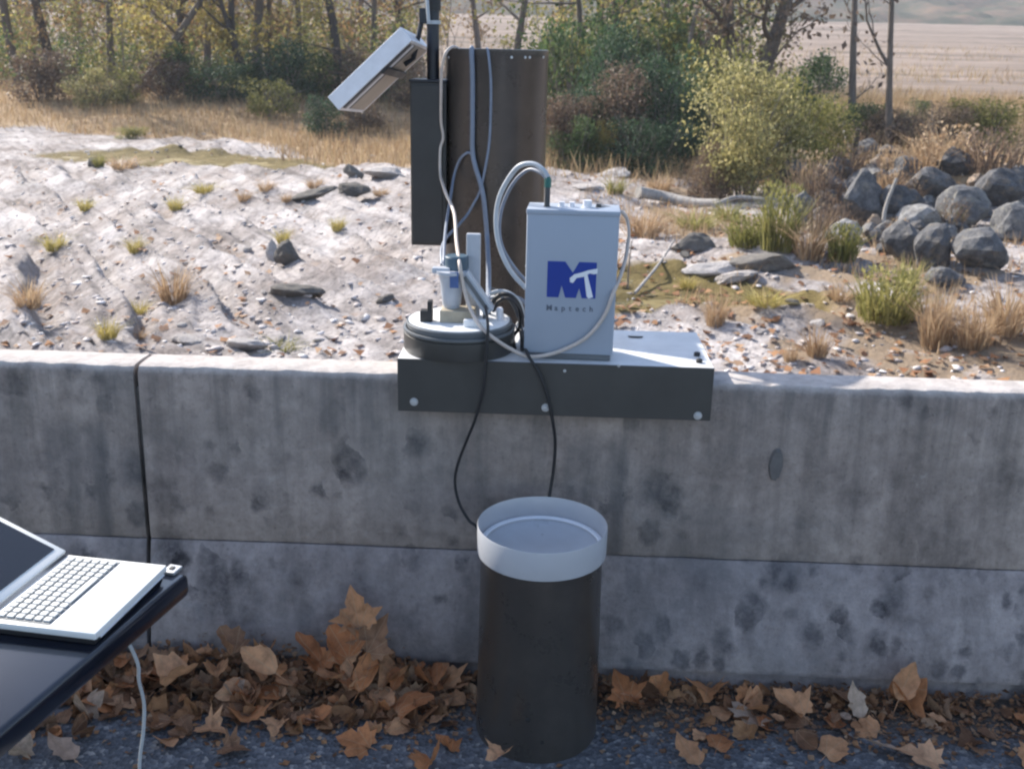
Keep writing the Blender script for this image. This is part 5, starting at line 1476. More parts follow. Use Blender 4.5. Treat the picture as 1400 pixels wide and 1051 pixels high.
tufts = [
 (238, 386, 46, 58, 'tan_grass', 'tall tan and olive grass tuft, biggest on the bed left of the standpipe'),
 (190, 421, 30, 22, 'yellow_grass', 'low yellow grass tuft casting a dark shadow nearest the left wall joint'),
 (186, 333, 24, 24, 'yellow_grass', 'small yellowish tuft beyond the tall tan tuft'),
 (387, 322, 22, 22, 'yellow_grass', 'bright yellow small tuft in the middle of the left bed'),
 (462, 304, 22, 22, 'yellow_grass', 'bright yellow small tuft nearer the black battery box'),
 (148, 448, 30, 28, 'yellow_grass', 'yellow-brown tuft just over the wall at the left'),
 (189, 457, 28, 18, 'tan_grass', 'brown flattened tuft just over the wall joint'),
 (386, 470, 50, 16, 'weed_green', 'low green weed patch just over the wall'),
 (240, 277, 22, 20, 'yellow_grass', 'yellow tuft in front of the left pool'),
 (334, 268, 22, 16, 'tan_grass', 'tan flat tuft in front of the left pool'),
 (279, 257, 32, 14, 'yellow_grass', 'yellow-brown low grass below the left pool'),
 (364, 253, 26, 16, 'tan_grass', 'tan tuft at the near end of the left pool'),
 (392, 271, 16, 14, 'tan_grass', 'orange-tan small tuft right of the left pool'),
 (170, 222, 40, 18, 'tan_grass', 'tan grass at the left end of the left pool'),
 (136, 218, 16, 20, 'weed_green', 'green sprout at the far left by the pool'),
 (878, 303, 60, 44, 'tan_grass', 'broad tan grass clump right behind the grey box'),
 (978, 420, 34, 48, 'tan_grass', 'upright tan tuft before the olive pool'),
 (1116, 467, 36, 46, 'tan_grass', 'upright tan tuft just beyond the wall right of the channel'),
 (1080, 480, 24, 26, 'tan_grass', 'small orange-brown tuft beside the upright tan tuft'),
 (1275, 430, 46, 92, 'tan_grass', 'tall pinkish tan grass clump before the far right boulders'),
 (1105, 325, 56, 62, 'tan_grass', 'tan brush clump at the left foot of the boulder pile'),
 (950, 300, 62, 26, 'weed_green', 'low green weed patch right of the tan clump'),
 (841, 252, 30, 26, 'weed_green', 'bright yellow-green weed behind the grey box'),
 (1045, 408, 56, 22, 'yellow_grass', 'yellow grass on the strip along the rusty debris'),
 (940, 385, 30, 18, 'yellow_grass', 'yellow grass growing in the olive pool'),
 (1150, 400, 40, 24, 'tan_grass', 'tan grass left of the big yellow-green clump'),
 (1240, 375, 30, 44, 'weed_green', 'slim green weeds in front of the low blue-grey boulder'),
 (995, 288, 42, 28, 'weed_green', 'pale green weed beside the grey log'),
 (900, 250, 40, 24, 'tan_grass', 'tan grass under the dark shrubs'),
 (1330, 450, 50, 60, 'tan_grass', 'tan clump at the right edge of the bed'),
 (1375, 420, 60, 70, 'tan_grass', 'tall tan clump below the large far right boulder'),
 (40, 400, 40, 40, 'tan_grass', 'tan tuft at the far left edge of the bed'),
 (75, 330, 30, 24, 'yellow_grass', 'yellow tuft at the far left edge of the bed'),
 (118, 280, 22, 18, 'yellow_grass', 'small yellow tuft left of the pool end'),
 (430, 250, 26, 14, 'tan_grass', 'tan tuft below the solar panel'),
 (520, 262, 24, 12, 'tan_grass', 'low tan tuft left of the black battery box'),
]
for a in tufts: tuft(*a)
# bushy weeds, taller than tufts
def weed_mesh(seed, mk, n=220):
    rr = random.Random(seed); V, F = blades(n, 1.1, 1.0, 0.35, rr, 0.018)
    for i in range(n * 2):
        a = rr.uniform(0, 6.28); r_ = 0.55 * math.sqrt(rr.random()); z = rr.uniform(0.15, 0.95)
        c = Vector((r_ * math.cos(a), r_ * math.sin(a), z)); e_ = Euler((rr.uniform(0, 6), rr.uniform(0, 6), rr.uniform(0, 6))).to_matrix(); s = rr.uniform(0.03, 0.075)
        o_ = len(V); V += [tuple(c + e_ @ Vector(q_) * s) for q_ in ((-1, 0, 0), (0, -0.5, 0.1), (1, 0, 0), (0, 0.5, 0.1))]; F.append((o_, o_ + 1, o_ + 2, o_ + 3))
    m_ = bpy.data.meshes.new('weed_clump'); m_.from_pydata(V, [], F); m_.materials.append(M[mk]); return m_
for i, (px, py, w, h, mk, lab) in enumerate(((1210, 402, 90, 66, 'weed_green', 'big yellow-green weed clump before the boulder pile'), (1064, 300, 62, 82, 'weed_green', 'tall yellow-green weeds left of the boulder pile'), (1020, 318, 60, 40, 'lf_olive', 'low olive weed clump behind the rock slab'), (1150, 335, 46, 46, 'lf_olive', 'olive weed clump below the pale low boulder'))):
    g_ = ground_at(px, py + h * 0.5); k = (g_ - CAM).length / FPX
    t_ = bpy.data.objects.new('weed_clump', weed_mesh(700 + i, mk)); COL.objects.link(t_)
    t_.location = (g_.x, g_.y, g_.z - 0.02); t_.scale = (w * k * 0.75, w * k * 0.75, h * k * 1.1); tag(t_, lab, 'weeds', 'weed clumps near the boulder pile')

for i, (px, py, w, h, lab) in enumerate(((1125, 262, 50, 60, 'brown dead stems standing left of the block-shaped boulder'), (1262, 222, 60, 40, 'reddish dead brush on the crest above the bright topped boulder'), (1160, 225, 60, 34, 'grey dead twigs over the flat capping boulder'), (1215, 222, 40, 28, 'rusty dead leaves caught on the crest of the pile'), (1120, 300, 40, 50, 'tan dead stems at the left foot of the pile'), (1140, 200, 70, 40, 'grey-brown brush on the upper left crest of the pile'), (1200, 192, 90, 34, 'brown brush along the crest behind the round stone'), (1290, 205, 90, 46, 'reddish brush at the upper right of the pile'), (1350, 215, 90, 50, 'brown brush on the crest at the right edge'), (1100, 250, 60, 60, 'grey-brown twigs over the slim blue-grey boulder'), (1145, 300, 36, 34, 'dry stems in the gap beside the low pale grey boulder'), (1215, 255, 44, 34, 'rusty stems above the dark rounded boulder'), (1245, 268, 40, 30, 'dry stems behind the bright topped boulder'), (1225, 320, 30, 26, 'dry grass in the gap below the stake'), (1300, 300, 40, 36, 'dry stems between the right hand boulders'), (1075, 225, 50, 50, 'pale twigs at the upper left end of the pile'))):
    g_ = ground_at(px, py + h * 0.5); k = (g_ - CAM).length / FPX
    t_ = bpy.data.objects.new('dead_brush', weed_mesh(720 + i, ('lf_brown', 'tan_grass')[i % 2], 90)); COL.objects.link(t_)
    t_.location = (g_.x, g_.y, g_.z + 0.05); t_.scale = (w * k * 0.75, w * k * 0.75, h * k * 1.1); tag(t_, lab, 'dead brush', 'dead brush among the boulders')

# dry grass on the banks: one uncountable mass
def grass_field(name, n, xf_, seed, h0, h1, wid, mat):
    g = np.random.default_rng(seed)
    x, y = xf_(g, n); n = len(x)
    z = H(x, y); h = g.uniform(h0, h1, n); a = g.uniform(0, 3.14, n); w = wid * g.uniform(0.6, 1.4, n)
    lx, ly = g.normal(0, 0.3, n) * h, g.normal(0, 0.3, n) * h
    wx, wy = np.cos(a) * w, np.sin(a) * w
    V = np.stack([np.stack([x - wx, y - wy, z - 0.02], -1), np.stack([x + wx, y + wy, z - 0.02], -1), np.stack([x + lx + wx * 0.2, y + ly, z + h], -1), np.stack([x + lx - wx * 0.2, y + ly, z + h], -1)], 1)
    return tag(link_mesh(name, np_mesh(name, V.reshape(-1, 3), np.arange(n * 4).reshape(n, 4)), mat), kind='stuff')
def bank_left(g, n):
    y = g.uniform(21.5, 44, n); x = g.uniform(-0.62, 0.12, n) * y
    k = fbm(x * 0.3, y * 0.3, 4, 71) * 4 - 2 + y > 30.5 - 8.5 * np.clip((x / y + 0.44) / 0.36, 0, 1)
    return x[k], y[k]
def bank_right(g, n):
    y = g.uniform(20.5, 46, n); x = g.uniform(0.02, 0.62, n) * y
    return x, y
grass_field('dry_grass', 30000, bank_left, 61, 0.10, 0.42, 0.012, M['dry_grass'])
def bed_right(g, n):
    y = np.exp(g.uniform(math.log(9.0), math.log(22.0), n)); x = g.uniform(0.06, 0.60, n) * y
    k = fbm(x * 0.9, y * 0.9, 4, 77) + 0.12 * (y > 14) > 0.56
    for pl_ in POOLS: k &= blob(x, y, *pl_) > 0.95
    return x[k], y[k]
grass_field('dry_grass', 14000, bed_right, 63, 0.05, 0.24, 0.008, M['tan_grass'])
def field_far(g, n):
    y = np.exp(g.uniform(math.log(44), math.log(130), n)); x = g.uniform(-0.62, 0.62, n) * y
    k = fbm(x * 0.12, y * 0.12, 4, 78) > 0.5
    return x[k], y[k]
grass_field('dry_grass', 16000, field_far, 64, 0.2, 0.6, 0.03, M['dry_grass'])
grass_field('dry_grass', 22000, bank_right, 62, 0.12, 0.55, 0.012, M['dry_grass'])

# ------------------------------------------------------------------ shrubs
def leaf_quads(C, s, g, aspect=0.55):
    n = len(C)
    u = g.normal(size=(n, 3)); u /= np.linalg.norm(u, axis=1)[:, None]
    w = g.normal(size=(n, 3)); w -= u * (w * u).sum(1)[:, None]; w /= np.linalg.norm(w, axis=1)[:, None]
    nn = np.cross(u, w)
    s = s[:, None]
    V = np.stack([C - u * s, C - w * s * aspect + nn * s * 0.15, C + u * s, C + w * s * aspect + nn * s * 0.15], 1)
    return V.reshape(-1, 3)

def clump_points(g, n, nclump, shape, inner=0.45, lumps=0.27):
    """points in a lumpy unit crown: base z=0, top z=1, half width 0.5"""
    c = g.normal(size=(nclump, 3)); c /= np.linalg.norm(c, axis=1)[:, None]
    c *= (g.random((nclump, 1)) ** 0.4) * 0.36
    c[:, 2] = c[:, 2] * 1.1 + 0.52
    if shape == 'low': c[:, 2] = 0.12 + 0.75 * g.random(nclump) ** 1.3; c[:, :2] *= 1.25
    rad = lumps * g.uniform(0.55, 1.15, nclump)
    k = g.integers(0, nclump, n)
    d = g.normal(size=(n, 3)); d /= np.linalg.norm(d, axis=1)[:, None]
    r = (inner + (1 - inner) * g.random(n)) * rad[k]
    P = c[k] + d * r[:, None] * np.array([1, 1, 0.95])
    P[:, 2] = np.clip(P[:, 2], 0.01, 1.05)
    return P, c

shrub_var = {}
def shrub_mesh(vi, n=2600, nclump=22, shape='low'):
    key = (vi, n, shape)
    if key in shrub_var: return shrub_var[key]
    g = np.random.default_rng(900 + vi)
    P, c = clump_points(g, n, nclump, shape)
    s = g.uniform(0.016, 0.036, n) * math.sqrt(2600 / n) * (1.12 if n > 2600 else 1)
    if n > 2600:
        k2 = g.random(n) < 0.16
        P[k2] += g.normal(0, 0.06, (k2.sum(), 3)); P[:, 2] = np.maximum(P[:, 2], 0.01)
    V = leaf_quads(P, s, g)
    F = np.arange(n * 4).reshape(n, 4)
    mb = MB(); rr = random.Random(vi)
    for i in range(min(nclump, 16)):
        e_ = Vector(c[i]); b_ = Vector((e_.x * 0.25 + rr.uniform(-.05, .05), e_.y * 0.25 + rr.uniform(-.05, .05), 0))
        m2 = (b_ + e_) / 2 + Vector((rr.uniform(-.06, .06), rr.uniform(-.06, .06), 0.04))
        mb.tube([b_, m2, e_, e_ + (e_ - m2) * 0.6], [0.012, 0.009, 0.005, 0.002], 5, cap=False)
        for _ in range(2):
            q_ = e_ + Vector((rr.uniform(-.2, .2), rr.uniform(-.2, .2), rr.uniform(-.02, .25)))
            mb.tube([m2, (m2 + q_) / 2 + Vector((0, 0, .03)), q_], [0.006, 0.004, 0.0015], 4, cap=False)
    shrub_var[key] = (V, F, mb)
    return shrub_var[key]
shrub_obj_me = {}
def shrub(px, base_y, wpx, hpx, mk, vi, label, D=None, shape='low', n=2600, group='autumn shrubs beyond the river bed', name='shrub', cat='shrub', stem='twig', dens=1.0):
    if D is None: g_ = ground_at(px, base_y)
    else:
        p = GY(px, base_y, D); g_ = Vector((p.x, D, hz(p.x, D)))
    k = (g_ - CAM).length / FPX
    key = (vi, mk, n, shape)
    if key not in shrub_obj_me:
        V, F, mb = shrub_mesh(vi, n, 22, shape)
        fm = np_mesh('foliage', V, F); fm.materials.append(M[mk])
        sm = bpy.data.meshes.new('stems'); sm.from_pydata(mb.v, [], mb.f); sm.materials.append(M[stem])
        shrub_obj_me[key] = (fm, sm)
    fm, sm = shrub_obj_me[key]
    r_ = tag(empty(name, (g_.x, g_.y, g_.z - 0.03), rnd.uniform(0, 6.28)), label, cat, group)
    top = CAM.z + (ray(px, base_y - hpx) * ((g_ - CAM).length)).z
    hgt = max(0.25, top - g_.z)
    r_.scale = (wpx * k, wpx * k, hgt)
    for nm, m_ in (('foliage', fm), ('stems', sm)):
        c_ = bpy.data.objects.new(nm, m_); COL.objects.link(c_); c_.parent = r_
    return r_

shr = [
 # left understory below the wood
 (128, 150, 70, 60, 'lf_pale', 0, 'yellow-green shrub at the far left under the wood', 34),
 (168, 148, 60, 56, 'lf_olive', 1, 'olive shrub left of the leaning trunk', 35),
 (60, 150, 90, 90, 'lf_brown', 2, 'brown thin shrub at the far left edge', 35),
 (225, 148, 80, 78, 'lf_brown', 3, 'brown twiggy shrub at the foot of the leaning trunk', 36),
 (262, 146, 76, 88, 'lf_green', 0, 'green shrub behind the leaning trunk', 37),
 (308, 147, 92, 62, 'lf_dark', 1, 'dark green shrub between the left trunks', 36),
 (346, 146, 86, 66, 'lf_green', 2, 'mid green shrub under the upright trunks', 37),
 (388, 148, 96, 96, 'lf_dark', 3, 'tall dark green shrub left of the solar panel', 37),
 (368, 152, 70, 46, 'lf_olive', 4, 'low olive shrub in front of the dark green ones', 33),
 (432, 150, 80, 84, 'lf_green', 4, 'green shrub right under the solar panel', 38),
 (440, 166, 66, 36, 'lf_dark', 5, 'low round dark shrub at the grass edge under the panel', 30),
 (484, 152, 90, 90, 'lf_brown', 5, 'brown bare shrub behind the solar panel', 38),
 (530, 152, 70, 70, 'lf_dark', 0, 'dark shrub between solar panel and battery box', 38),
 (572, 158, 80, 90, 'lf_brown', 1, 'brown shrub hidden partly by the mast', 36),
 (180, 190, 44, 20, 'lf_olive', 2, 'low yellowish shrub in the dry grass on the left bank', None),
 (500, 172, 80, 40, 'lf_brown', 3, 'low brown brush in dry grass left of the battery box', 31),
 # middle dark thicket right of the standpipe
 (765, 236, 90, 120, 'lf_brown', 2, 'brown shaded shrub touching the right side of the standpipe', 23),
 (800, 238, 100, 130, 'lf_dark', 2, 'dark shrub with yellow leaves in front, nearest right of the standpipe', 24),
 (820, 205, 40, 42, 'lf_yellow', 3, 'small bright yellow shrub inside the dark thicket', 22.5),
 (850, 236, 120, 150, 'lf_brown', 5, 'large brownish shrub in the middle of the thicket', 24),
 (905, 238, 120, 170, 'lf_dark', 4, 'tall dark green shrub left of the pale bush', 24),
 (880, 240, 110, 80, 'lf_dark', 5, 'low bluish green shrub at the front of the thicket', 22),
 (935, 225, 70, 110, 'lf_green', 1, 'bright green shrub behind the pale bush', 26),
 (770, 165, 90, 110, 'lf_olive', 5, 'yellowish olive shrub high behind the thicket', 30),
 (830, 150, 120, 130, 'lf_green', 3, 'upper green shrub behind the thicket', 31),
 (900, 150, 110, 140, 'lf_olive', 0, 'olive tall shrub behind the thicket', 31),
 (960, 140, 90, 110, 'lf_brown', 4, 'brownish shrub behind the twin trunks', 33),
 (775, 150, 100, 130, 'lf_green', 4, 'green shrub rising above the right rim of the standpipe', 29),
 (845, 200, 130, 170, 'lf_dark', 0, 'dark green tall shrub at the heart of the thicket', 25.5),
 (905, 130, 120, 120, 'lf_green', 2, 'loose green shrub under the twin trunks', 32),
 (790, 225, 80, 70, 'lf_green', 0, 'low green shrub at the left front of the thicket', 22.5),
 (985, 150, 110, 110, 'lf_olive', 2, 'olive shrub directly behind the pale bush top', 27),
 # pale bush and the right bank
 (1010, 258, 150, 180, 'lf_pale', 4, 'big pale yellow-green bush lit by the sun, in front of the twin trunks', 19.6),
 (1075, 250, 130, 150, 'lf_olive', 3, 'olive half of the bush right of the pale one', 20.5),
 (975, 262, 70, 70, 'lf_brown', 0, 'grey twiggy brush at the left foot of the pale bush', 19.2),
 (1120, 215, 90, 84, 'lf_olive', 1, 'olive green shrub behind the boulder pile', 23),
 (1105, 150, 80, 80, 'lf_green', 4, 'grey-green shrub at the edge of the field', 32),
 (1168, 190, 90, 60, 'lf_green', 2, 'green brush around the foot of the upright trunk', 26),
 (1130, 115, 60, 40, 'lf_green', 0, 'small grey-green bush out in the field', 48),
 (1225, 190, 100, 44, 'lf_brown', 3, 'brown brush at the foot of the forked trunk', 25),
 (1252, 160, 40, 26, 'lf_green', 1, 'small green bush right of the forked trunk', 32),
 (1285, 190, 90, 50, 'lf_brown', 1, 'reddish brown brush above the right boulders', 24),
 (1350, 195, 100, 70, 'lf_olive', 2, 'olive brush at the right edge above the boulders', 24),
]
for s_ in shr:
    px, by, w, h, mk, vi, lab, D = s_
    shrub(px, by, w, h, mk, vi, lab, D, n=8000 if (D is not None and D < 27) else 2600)

# ------------------------------------------------------------------ trees
def tree_mesh(seed, height, r0, lean, nlimb=9, fork=None, crook=0.12):
    rr = random.Random(seed); mb = MB(); tips = []
    pts, rs = [], []
    p = Vector((0, 0, -0.15)); d = Vector((lean[0], lean[1], 1.0)).normalized()
    n = 12
    for i in range(n + 1):
        t = i / n
        pts.append(p.copy()); rs.append(r0 * (1.25 if i == 0 else 1.0) * (1 - 0.82 * t))
        d = (d + Vector((rr.gauss(0, crook), rr.gauss(0, crook), 0.06)) * 0.5).normalized()
        p = p + d * height / n
    mb.tube(pts, rs, 9)
    def limb(a, dirv, ln, r, depth):
        q = [a.copy()]; dd = dirv.normalized(); pp = a.copy()
        for i in range(5):
            dd = (dd + Vector((rr.gauss(0, .18), rr.gauss(0, .18), rr.gauss(0.06, .1)))).normalized(); pp = pp + dd * ln / 5; q.append(pp.copy())
        mb.tube(q, [r * (1 - 0.16 * i) for i in range(6)], 5 if depth else 6, cap=False)
        tips.append(q[-1]); tips.append(q[3])
        if depth < 2:
            for i in (2, 3, 4, 5):
                if rr.random() < 0.8:
                    v = (dd + Vector((rr.gauss(0, .7), rr.gauss(0, .7), rr.gauss(0.15, .4)))).normalized()
                    limb(q[min(i, 5)], v, ln * rr.uniform(0.35, 0.55), r * 0.45, depth + 1)
    for i in range(nlimb):
        k = min(n - 1, int(n * (0.16 + 0.8 * (i + 0.5) / nlimb)))
        a = rr.uniform(0, 6.28)
        limb(pts[k], Vector((math.cos(a), math.sin(a), rr.uniform(0.1, 0.8))), height * rr.uniform(0.16, 0.30) * (0.55 if i < 2 else 1.0), rs[k] * 0.5 if i >= 2 else rs[k] * 0.25, 0)
    if fork:
        (k, fd, fl, fr) = fork
        limb(pts[k], Vector(fd), fl, fr, 0)
    return mb, tips

def tree(px, py, D, height, wpx, lean, mk, bark, label, seed, nleaf=1700, leafsize=(0.05, 0.11), nlimb=9, fork=None, name='tree', crook=0.12):
    """px, py: a point of the trunk low in the picture"""
    p = GY(px, py, D); z0 = hz(p.x, D)
    k = (p - CAM).length / FPX
    r0 = wpx * k / 2
    mb, tips = tree_mesh(seed, height, r0 * 1.12, lean, nlimb, fork, crook)
    bx = p.x - (p.z - z0) * lean[0]
    loc = Vector((bx, D, z0))
    t_ = tag(empty(name, loc), label, 'tree', 'autumn trees beyond the river bed')
    mb.build('trunk', M[bark], t_, smooth=True, sharp=80)
    g = np.random.default_rng(seed)
    if nleaf:
        T = np.array([tuple(v) for v in tips]); kk = g.integers(0, len(T), nleaf)
        C = T[kk] + g.normal(0, 0.32, (nleaf, 3))
        V = leaf_quads(C, g.uniform(leafsize[0], leafsize[1], nleaf), g, 0.6)
        fm = np_mesh('crown', V, np.arange(nleaf * 4).reshape(nleaf, 4))
        link_mesh('crown', fm, M[mk], t_)
    return t_

trees = [
 (192, 112, 37, 8.5, 11, (0.85, 0.05), 'lf_yellow', 'bark', 'grey trunk leaning strongly right at the left of the wood', 21),
 (300, 55, 37.5, 8.0, 8, (-0.70, 0.1), 'lf_yellow', 'bark_dark', 'thin dark trunk leaning left across the slanting grey trunk', 22),
 (240, 60, 40, 10, 10, (0.03, 0.0), 'lf_orange', 'bark_dark', 'dark upright trunk left of the crossing trunks', 23),
 (283, 70, 41, 10, 9, (-0.03, 0.0), 'lf_orange', 'bark', 'slim upright trunk behind the crossing trunks', 24),
 (325, 60, 38, 10, 9, (-0.12, 0.0), 'lf_yellow', 'bark_dark', 'dark trunk tilting slightly left beside the upright pair', 25),
 (350, 60, 40, 11, 12, (0.0, 0.0), 'lf_orange', 'bark', 'stoutest upright grey trunk of the left wood', 26),
 (368, 50, 42, 10, 8, (0.02, 0.0), 'lf_yellow', 'bark', 'slim upright trunk just right of the stout grey one', 27),
 (407, 50, 43, 10, 9, (-0.02, 0.0), 'lf_orange', 'bark', 'pale slim trunk above the tall dark green shrub', 28),
 (463, 60, 38, 11, 12, (0.0, 0.0), 'lf_yellow', 'bark_dark', 'straight mossy dark trunk just left of the solar panel', 29),
 (510, 40, 45, 10, 9, (0.03, 0.0), 'lf_orange', 'bark', 'brown trunk seen above the upper solar panel end', 30),
 (150, 60, 44, 10, 9, (0.05, 0.0), 'lf_orange', 'bark', 'slim trunk above the yellow-green shrub at far left', 31),
 (205, 50, 46, 10, 8, (-0.05, 0.0), 'lf_yellow', 'bark', 'thin trunk behind the leaning grey one', 32),
 (70, 70, 40, 10, 12, (0.04, 0.0), 'lf_orange', 'bark_dark', 'dark trunk at the left edge of the wood', 33),
 (20, 70, 42, 10, 11, (-0.04, 0.0), 'lf_yellow', 'bark', 'grey trunk at the very left edge', 34),
 (557, 20, 48, 10, 10, (0.0, 0.0), 'lf_orange', 'bark_dark', 'dark trunk just left of the mast', 35),
 (707, 45, 42, 9, 11, (0.0, 0.0), 'lf_olive', 'bark', 'grey trunk rising behind the standpipe rim', 36),
 (800, 50, 33, 9, 9, (0.02, 0.0), 'lf_green', 'bark', 'slim trunk above the yellow shrub in the thicket', 37),
 (848, 60, 34, 9, 9, (-0.03, 0.0), 'lf_olive', 'bark_dark', 'dark slim trunk in the middle of the thicket', 38),
 (913, 30, 35, 10, 10, (0.02, 0.0), 'lf_olive', 'bark', 'grey trunk behind the tall dark green shrub', 39),
 (945, 75, 30, 8, 7, (0.0, 0.0), 'lf_green', 'bark_pale', 'thin pale trunk beside the bright green shrub', 40),
 (1004, 60, 29, 9, 20, (0.04, 0.05), 'lf_brown', 'bark', 'left stout trunk of the twin pair behind the pale bush', 41),
 (1047, 92, 29, 9, 22, (0.28, 0.0), 'lf_brown', 'bark', 'right stout trunk of the twin pair leaning right', 42),
]
for (px, py, D, hgt, w, lean, mk, bk, lab, sd) in trees:
    tree(px, py, D, hgt, w, lean, mk, bk, lab, sd)
tree(1166, 130, 27, 8, 10, (-0.115, 0.0), 'lf_brown', 'bark', 'straight grey trunk standing alone before the open field', 51, nleaf=120, nlimb=6, crook=0.008)
tree(1216, 180, 24.5, 8, 8.5, (-0.13, 0.0), 'lf_brown', 'bark', 'slim grey trunk forking high, right of the lone grey trunk', 52, nleaf=120, nlimb=4, fork=(3, (-0.75, 0.1, 0.8), 2.2, 0.045), crook=0.008)
# thin backdrop of trees deeper in the wood
k_ = 0
for (px, D) in ((40, 58), (110, 62), (165, 55), (222, 66), (262, 58), (315, 70), (372, 60), (420, 64), (452, 56), (492, 68), (535, 60), (590, 72), (655, 66), (760, 46), (822, 52), (880, 48), (930, 58), (985, 50)):
    k_ += 1
    fr = ('behind the left end of the wood', 'deep behind the crossing trunks', 'deep behind the stout grey trunk', 'deep behind the solar panel', 'far behind the mast and standpipe', 'far behind the dark thicket')[min(5, int(px / 1000 * 6.1))]
    tree(px, 55, D, 9.5, 9, (rnd.uniform(-.06, .06), 0), rnd.choice(('lf_orange', 'lf_yellow', 'lf_brown', 'lf_olive')), 'bark', f'{("slim", "thin", "hazy", "pale")[k_ % 4]} autumn tree {fr}', 60 + k_, nleaf=1500, leafsize=(0.07, 0.15))

# far wood behind the near trees: reads as one mass of twigs and leaves
def far_wood(name, n, ncl, fx, y0, y1, z1, seed, mat, smin, smax, rad):
    g = np.random.default_rng(seed)
    y = g.uniform(y0, y1, ncl); x = fx(g, ncl) * y; zz = z1 * g.random(ncl) ** 1.4
    c = np.stack([x, y, H(x, y) + zz + 0.2], -1)
    k = g.integers(0, ncl, n); C = c[k] + g.normal(size=(n, 3)) * rad * g.uniform(0.5, 1.2, (ncl, 1))[k]
    C[:, 2] = np.maximum(C[:, 2], H(C[:, 0], C[:, 1]) + 0.05)
    V = leaf_quads(C, g.uniform(smin, smax, n), g, 0.5)
    return tag(link_mesh(name, np_mesh(name, V, np.arange(n * 4).reshape(n, 4)), mat), kind='stuff')
fl_ = lambda g, n: g.uniform(-0.66, -0.10, n)
far_wood('woods', 18000, 320, fl_, 47, 75, 6.0, 201, M['lf_brown'], 0.05, 0.12, 0.75)
far_wood('woods', 15000, 260, fl_, 46, 70, 7.0, 202, M['lf_orange'], 0.06, 0.13, 0.7)
far_wood('woods', 20000, 240, fl_, 41, 54, 3.0, 203, M['lf_olive'], 0.05, 0.11, 0.6)
far_wood('woods', 16000, 200, fl_, 40, 52, 1.9, 205, M['lf_green'], 0.05, 0.11, 0.6)
far_wood('woods', 9000, 130, lambda g, n: g.uniform(0.02, 0.24, n), 38, 52, 5.5, 204, M['lf_olive'], 0.05, 0.11, 0.55)
far_wood('woods', 14000, 150, lambda g, n: g.uniform(0.01, 0.20, n), 30, 42, 2.6, 206, M['lf_green'], 0.045, 0.095, 0.5)
far_wood('woods', 9000, 110, lambda g, n: g.uniform(0.03, 0.22, n), 32, 46, 4.2, 207, M['lf_yellow'], 0.04, 0.09, 0.5)
# bare upright stems and twigs through it
g = np.random.default_rng(210); mb = MB(); rr = random.Random(210)
for i in range(240):
    y = rr.uniform(40, 72); x = rr.uniform(-0.66, -0.06) * y
    if i % 6 == 0: y = rr.uniform(30, 44); x = rr.uniform(0.03, 0.24) * y
    z = hz(x, y); h_ = rr.uniform(3, 8); r_ = rr.uniform(0.010, 0.035)
    a = Vector((x, y, z - 0.1)); b_ = a + Vector((rr.gauss(0, .5), rr.gauss(0, .5), h_ * 0.5)); c_ = b_ + Vector((rr.gauss(0, .8), rr.gauss(0, .5), h_ * 0.5))
    mb.tube([a, b_, c_], [r_, r_ * 0.7, r_ * 0.2], 4, cap=False)
    for _ in range(4):
        q_ = a.lerp(b_, rr.random()) if rr.random() < 0.5 else b_.lerp(c_, rr.random())
        mb.tube([q_, q_ + Vector((rr.gauss(0, .7), rr.gauss(0, .5), rr.uniform(0.2, 1.1)))], [r_ * 0.4, r_ * 0.15], 3, cap=False)
tag(mb.build('woods', M['twig']), kind='stuff')

# ------------------------------------------------------------------ logs, slabs, dead wood
def log(pts, rs, label, mat='deadwood', name='log', cat='log', group=None):
    sp = spline(pts, 5)
    n = len(sp); rr = [rs[0] + (rs[1] - rs[0]) * i / (n - 1) for i in range(n)]
    b = sp[0].copy(); mb = MB(); mb.tube(sp, rr, 9); ob = mb.build(name, M[mat], None, b, smooth=True, sharp=70); ob.location = b
    return tag(ob, label, cat, group)
def gp_(px, py, up=0.0):
    g_ = ground_at(px, py); return g_ + Vector((0, 0, up))
log([gp_(872, 272, 0.10), gp_(905, 277, 0.10), gp_(945, 284, 0.09), gp_(982, 288, 0.12)], (0.11, 0.07), 'long bleached grey log lying across the bed behind the grey box')
log([gp_(975, 290, 0.10), gp_(1005, 284, 0.16), gp_(1045, 282, 0.12)], (0.05, 0.03), 'crooked pale branch continuing right from the grey log', cat='branch', name='branch')
log([gp_(1118, 206, 0.25), gp_(1140, 206, 0.28), gp_(1166, 207, 0.30)], (0.06, 0.05), 'short grey log on top of the boulder pile')
log([ground_at(1197, 312) + Vector((0, -0.3, 0.1)), ground_at(1197, 312) + Vector((0.03, -0.25, 0.38)), ground_at(1197, 312) + Vector((0.15, -0.2, 0.78))], (0.035, 0.022), 'pale bleached stake leaning on the boulders', cat='stake', name='stake')
log([gp_(1166, 225, 0.0), gp_(1166, 225, 0.35), gp_(1168, 225, 0.75)], (0.09, 0.05), 'short dark dead stump standing behind the boulder pile', 'bark_dark', cat='stump', name='stump')
log([gp_(1160, 222, 0.3), gp_(1150, 215, 0.55), gp_(1148, 205, 0.7)], (0.03, 0.015), 'thin pale broken branch beside the dark stump', cat='branch', name='branch')
log([gp_(1192, 205, 0.3), gp_(1202, 195, 0.55), gp_(1226, 200, 0.4)], (0.02, 0.012), 'thin bent dead branch over the crest of the pile', cat='branch', name='branch')
log([gp_(868, 405, 0.03), gp_(900, 375, 0.10), gp_(920, 345, 0.14)], (0.02, 0.012), 'thin pale stick lying across the olive pool', cat='stick', name='stick')
log([gp_(858, 395, 0.0), gp_(858, 395, 0.25), gp_(860, 395, 0.55)], (0.012, 0.006), 'thin dry stalk standing beside the grey box', cat='stick', name='stalk', mat='twig')

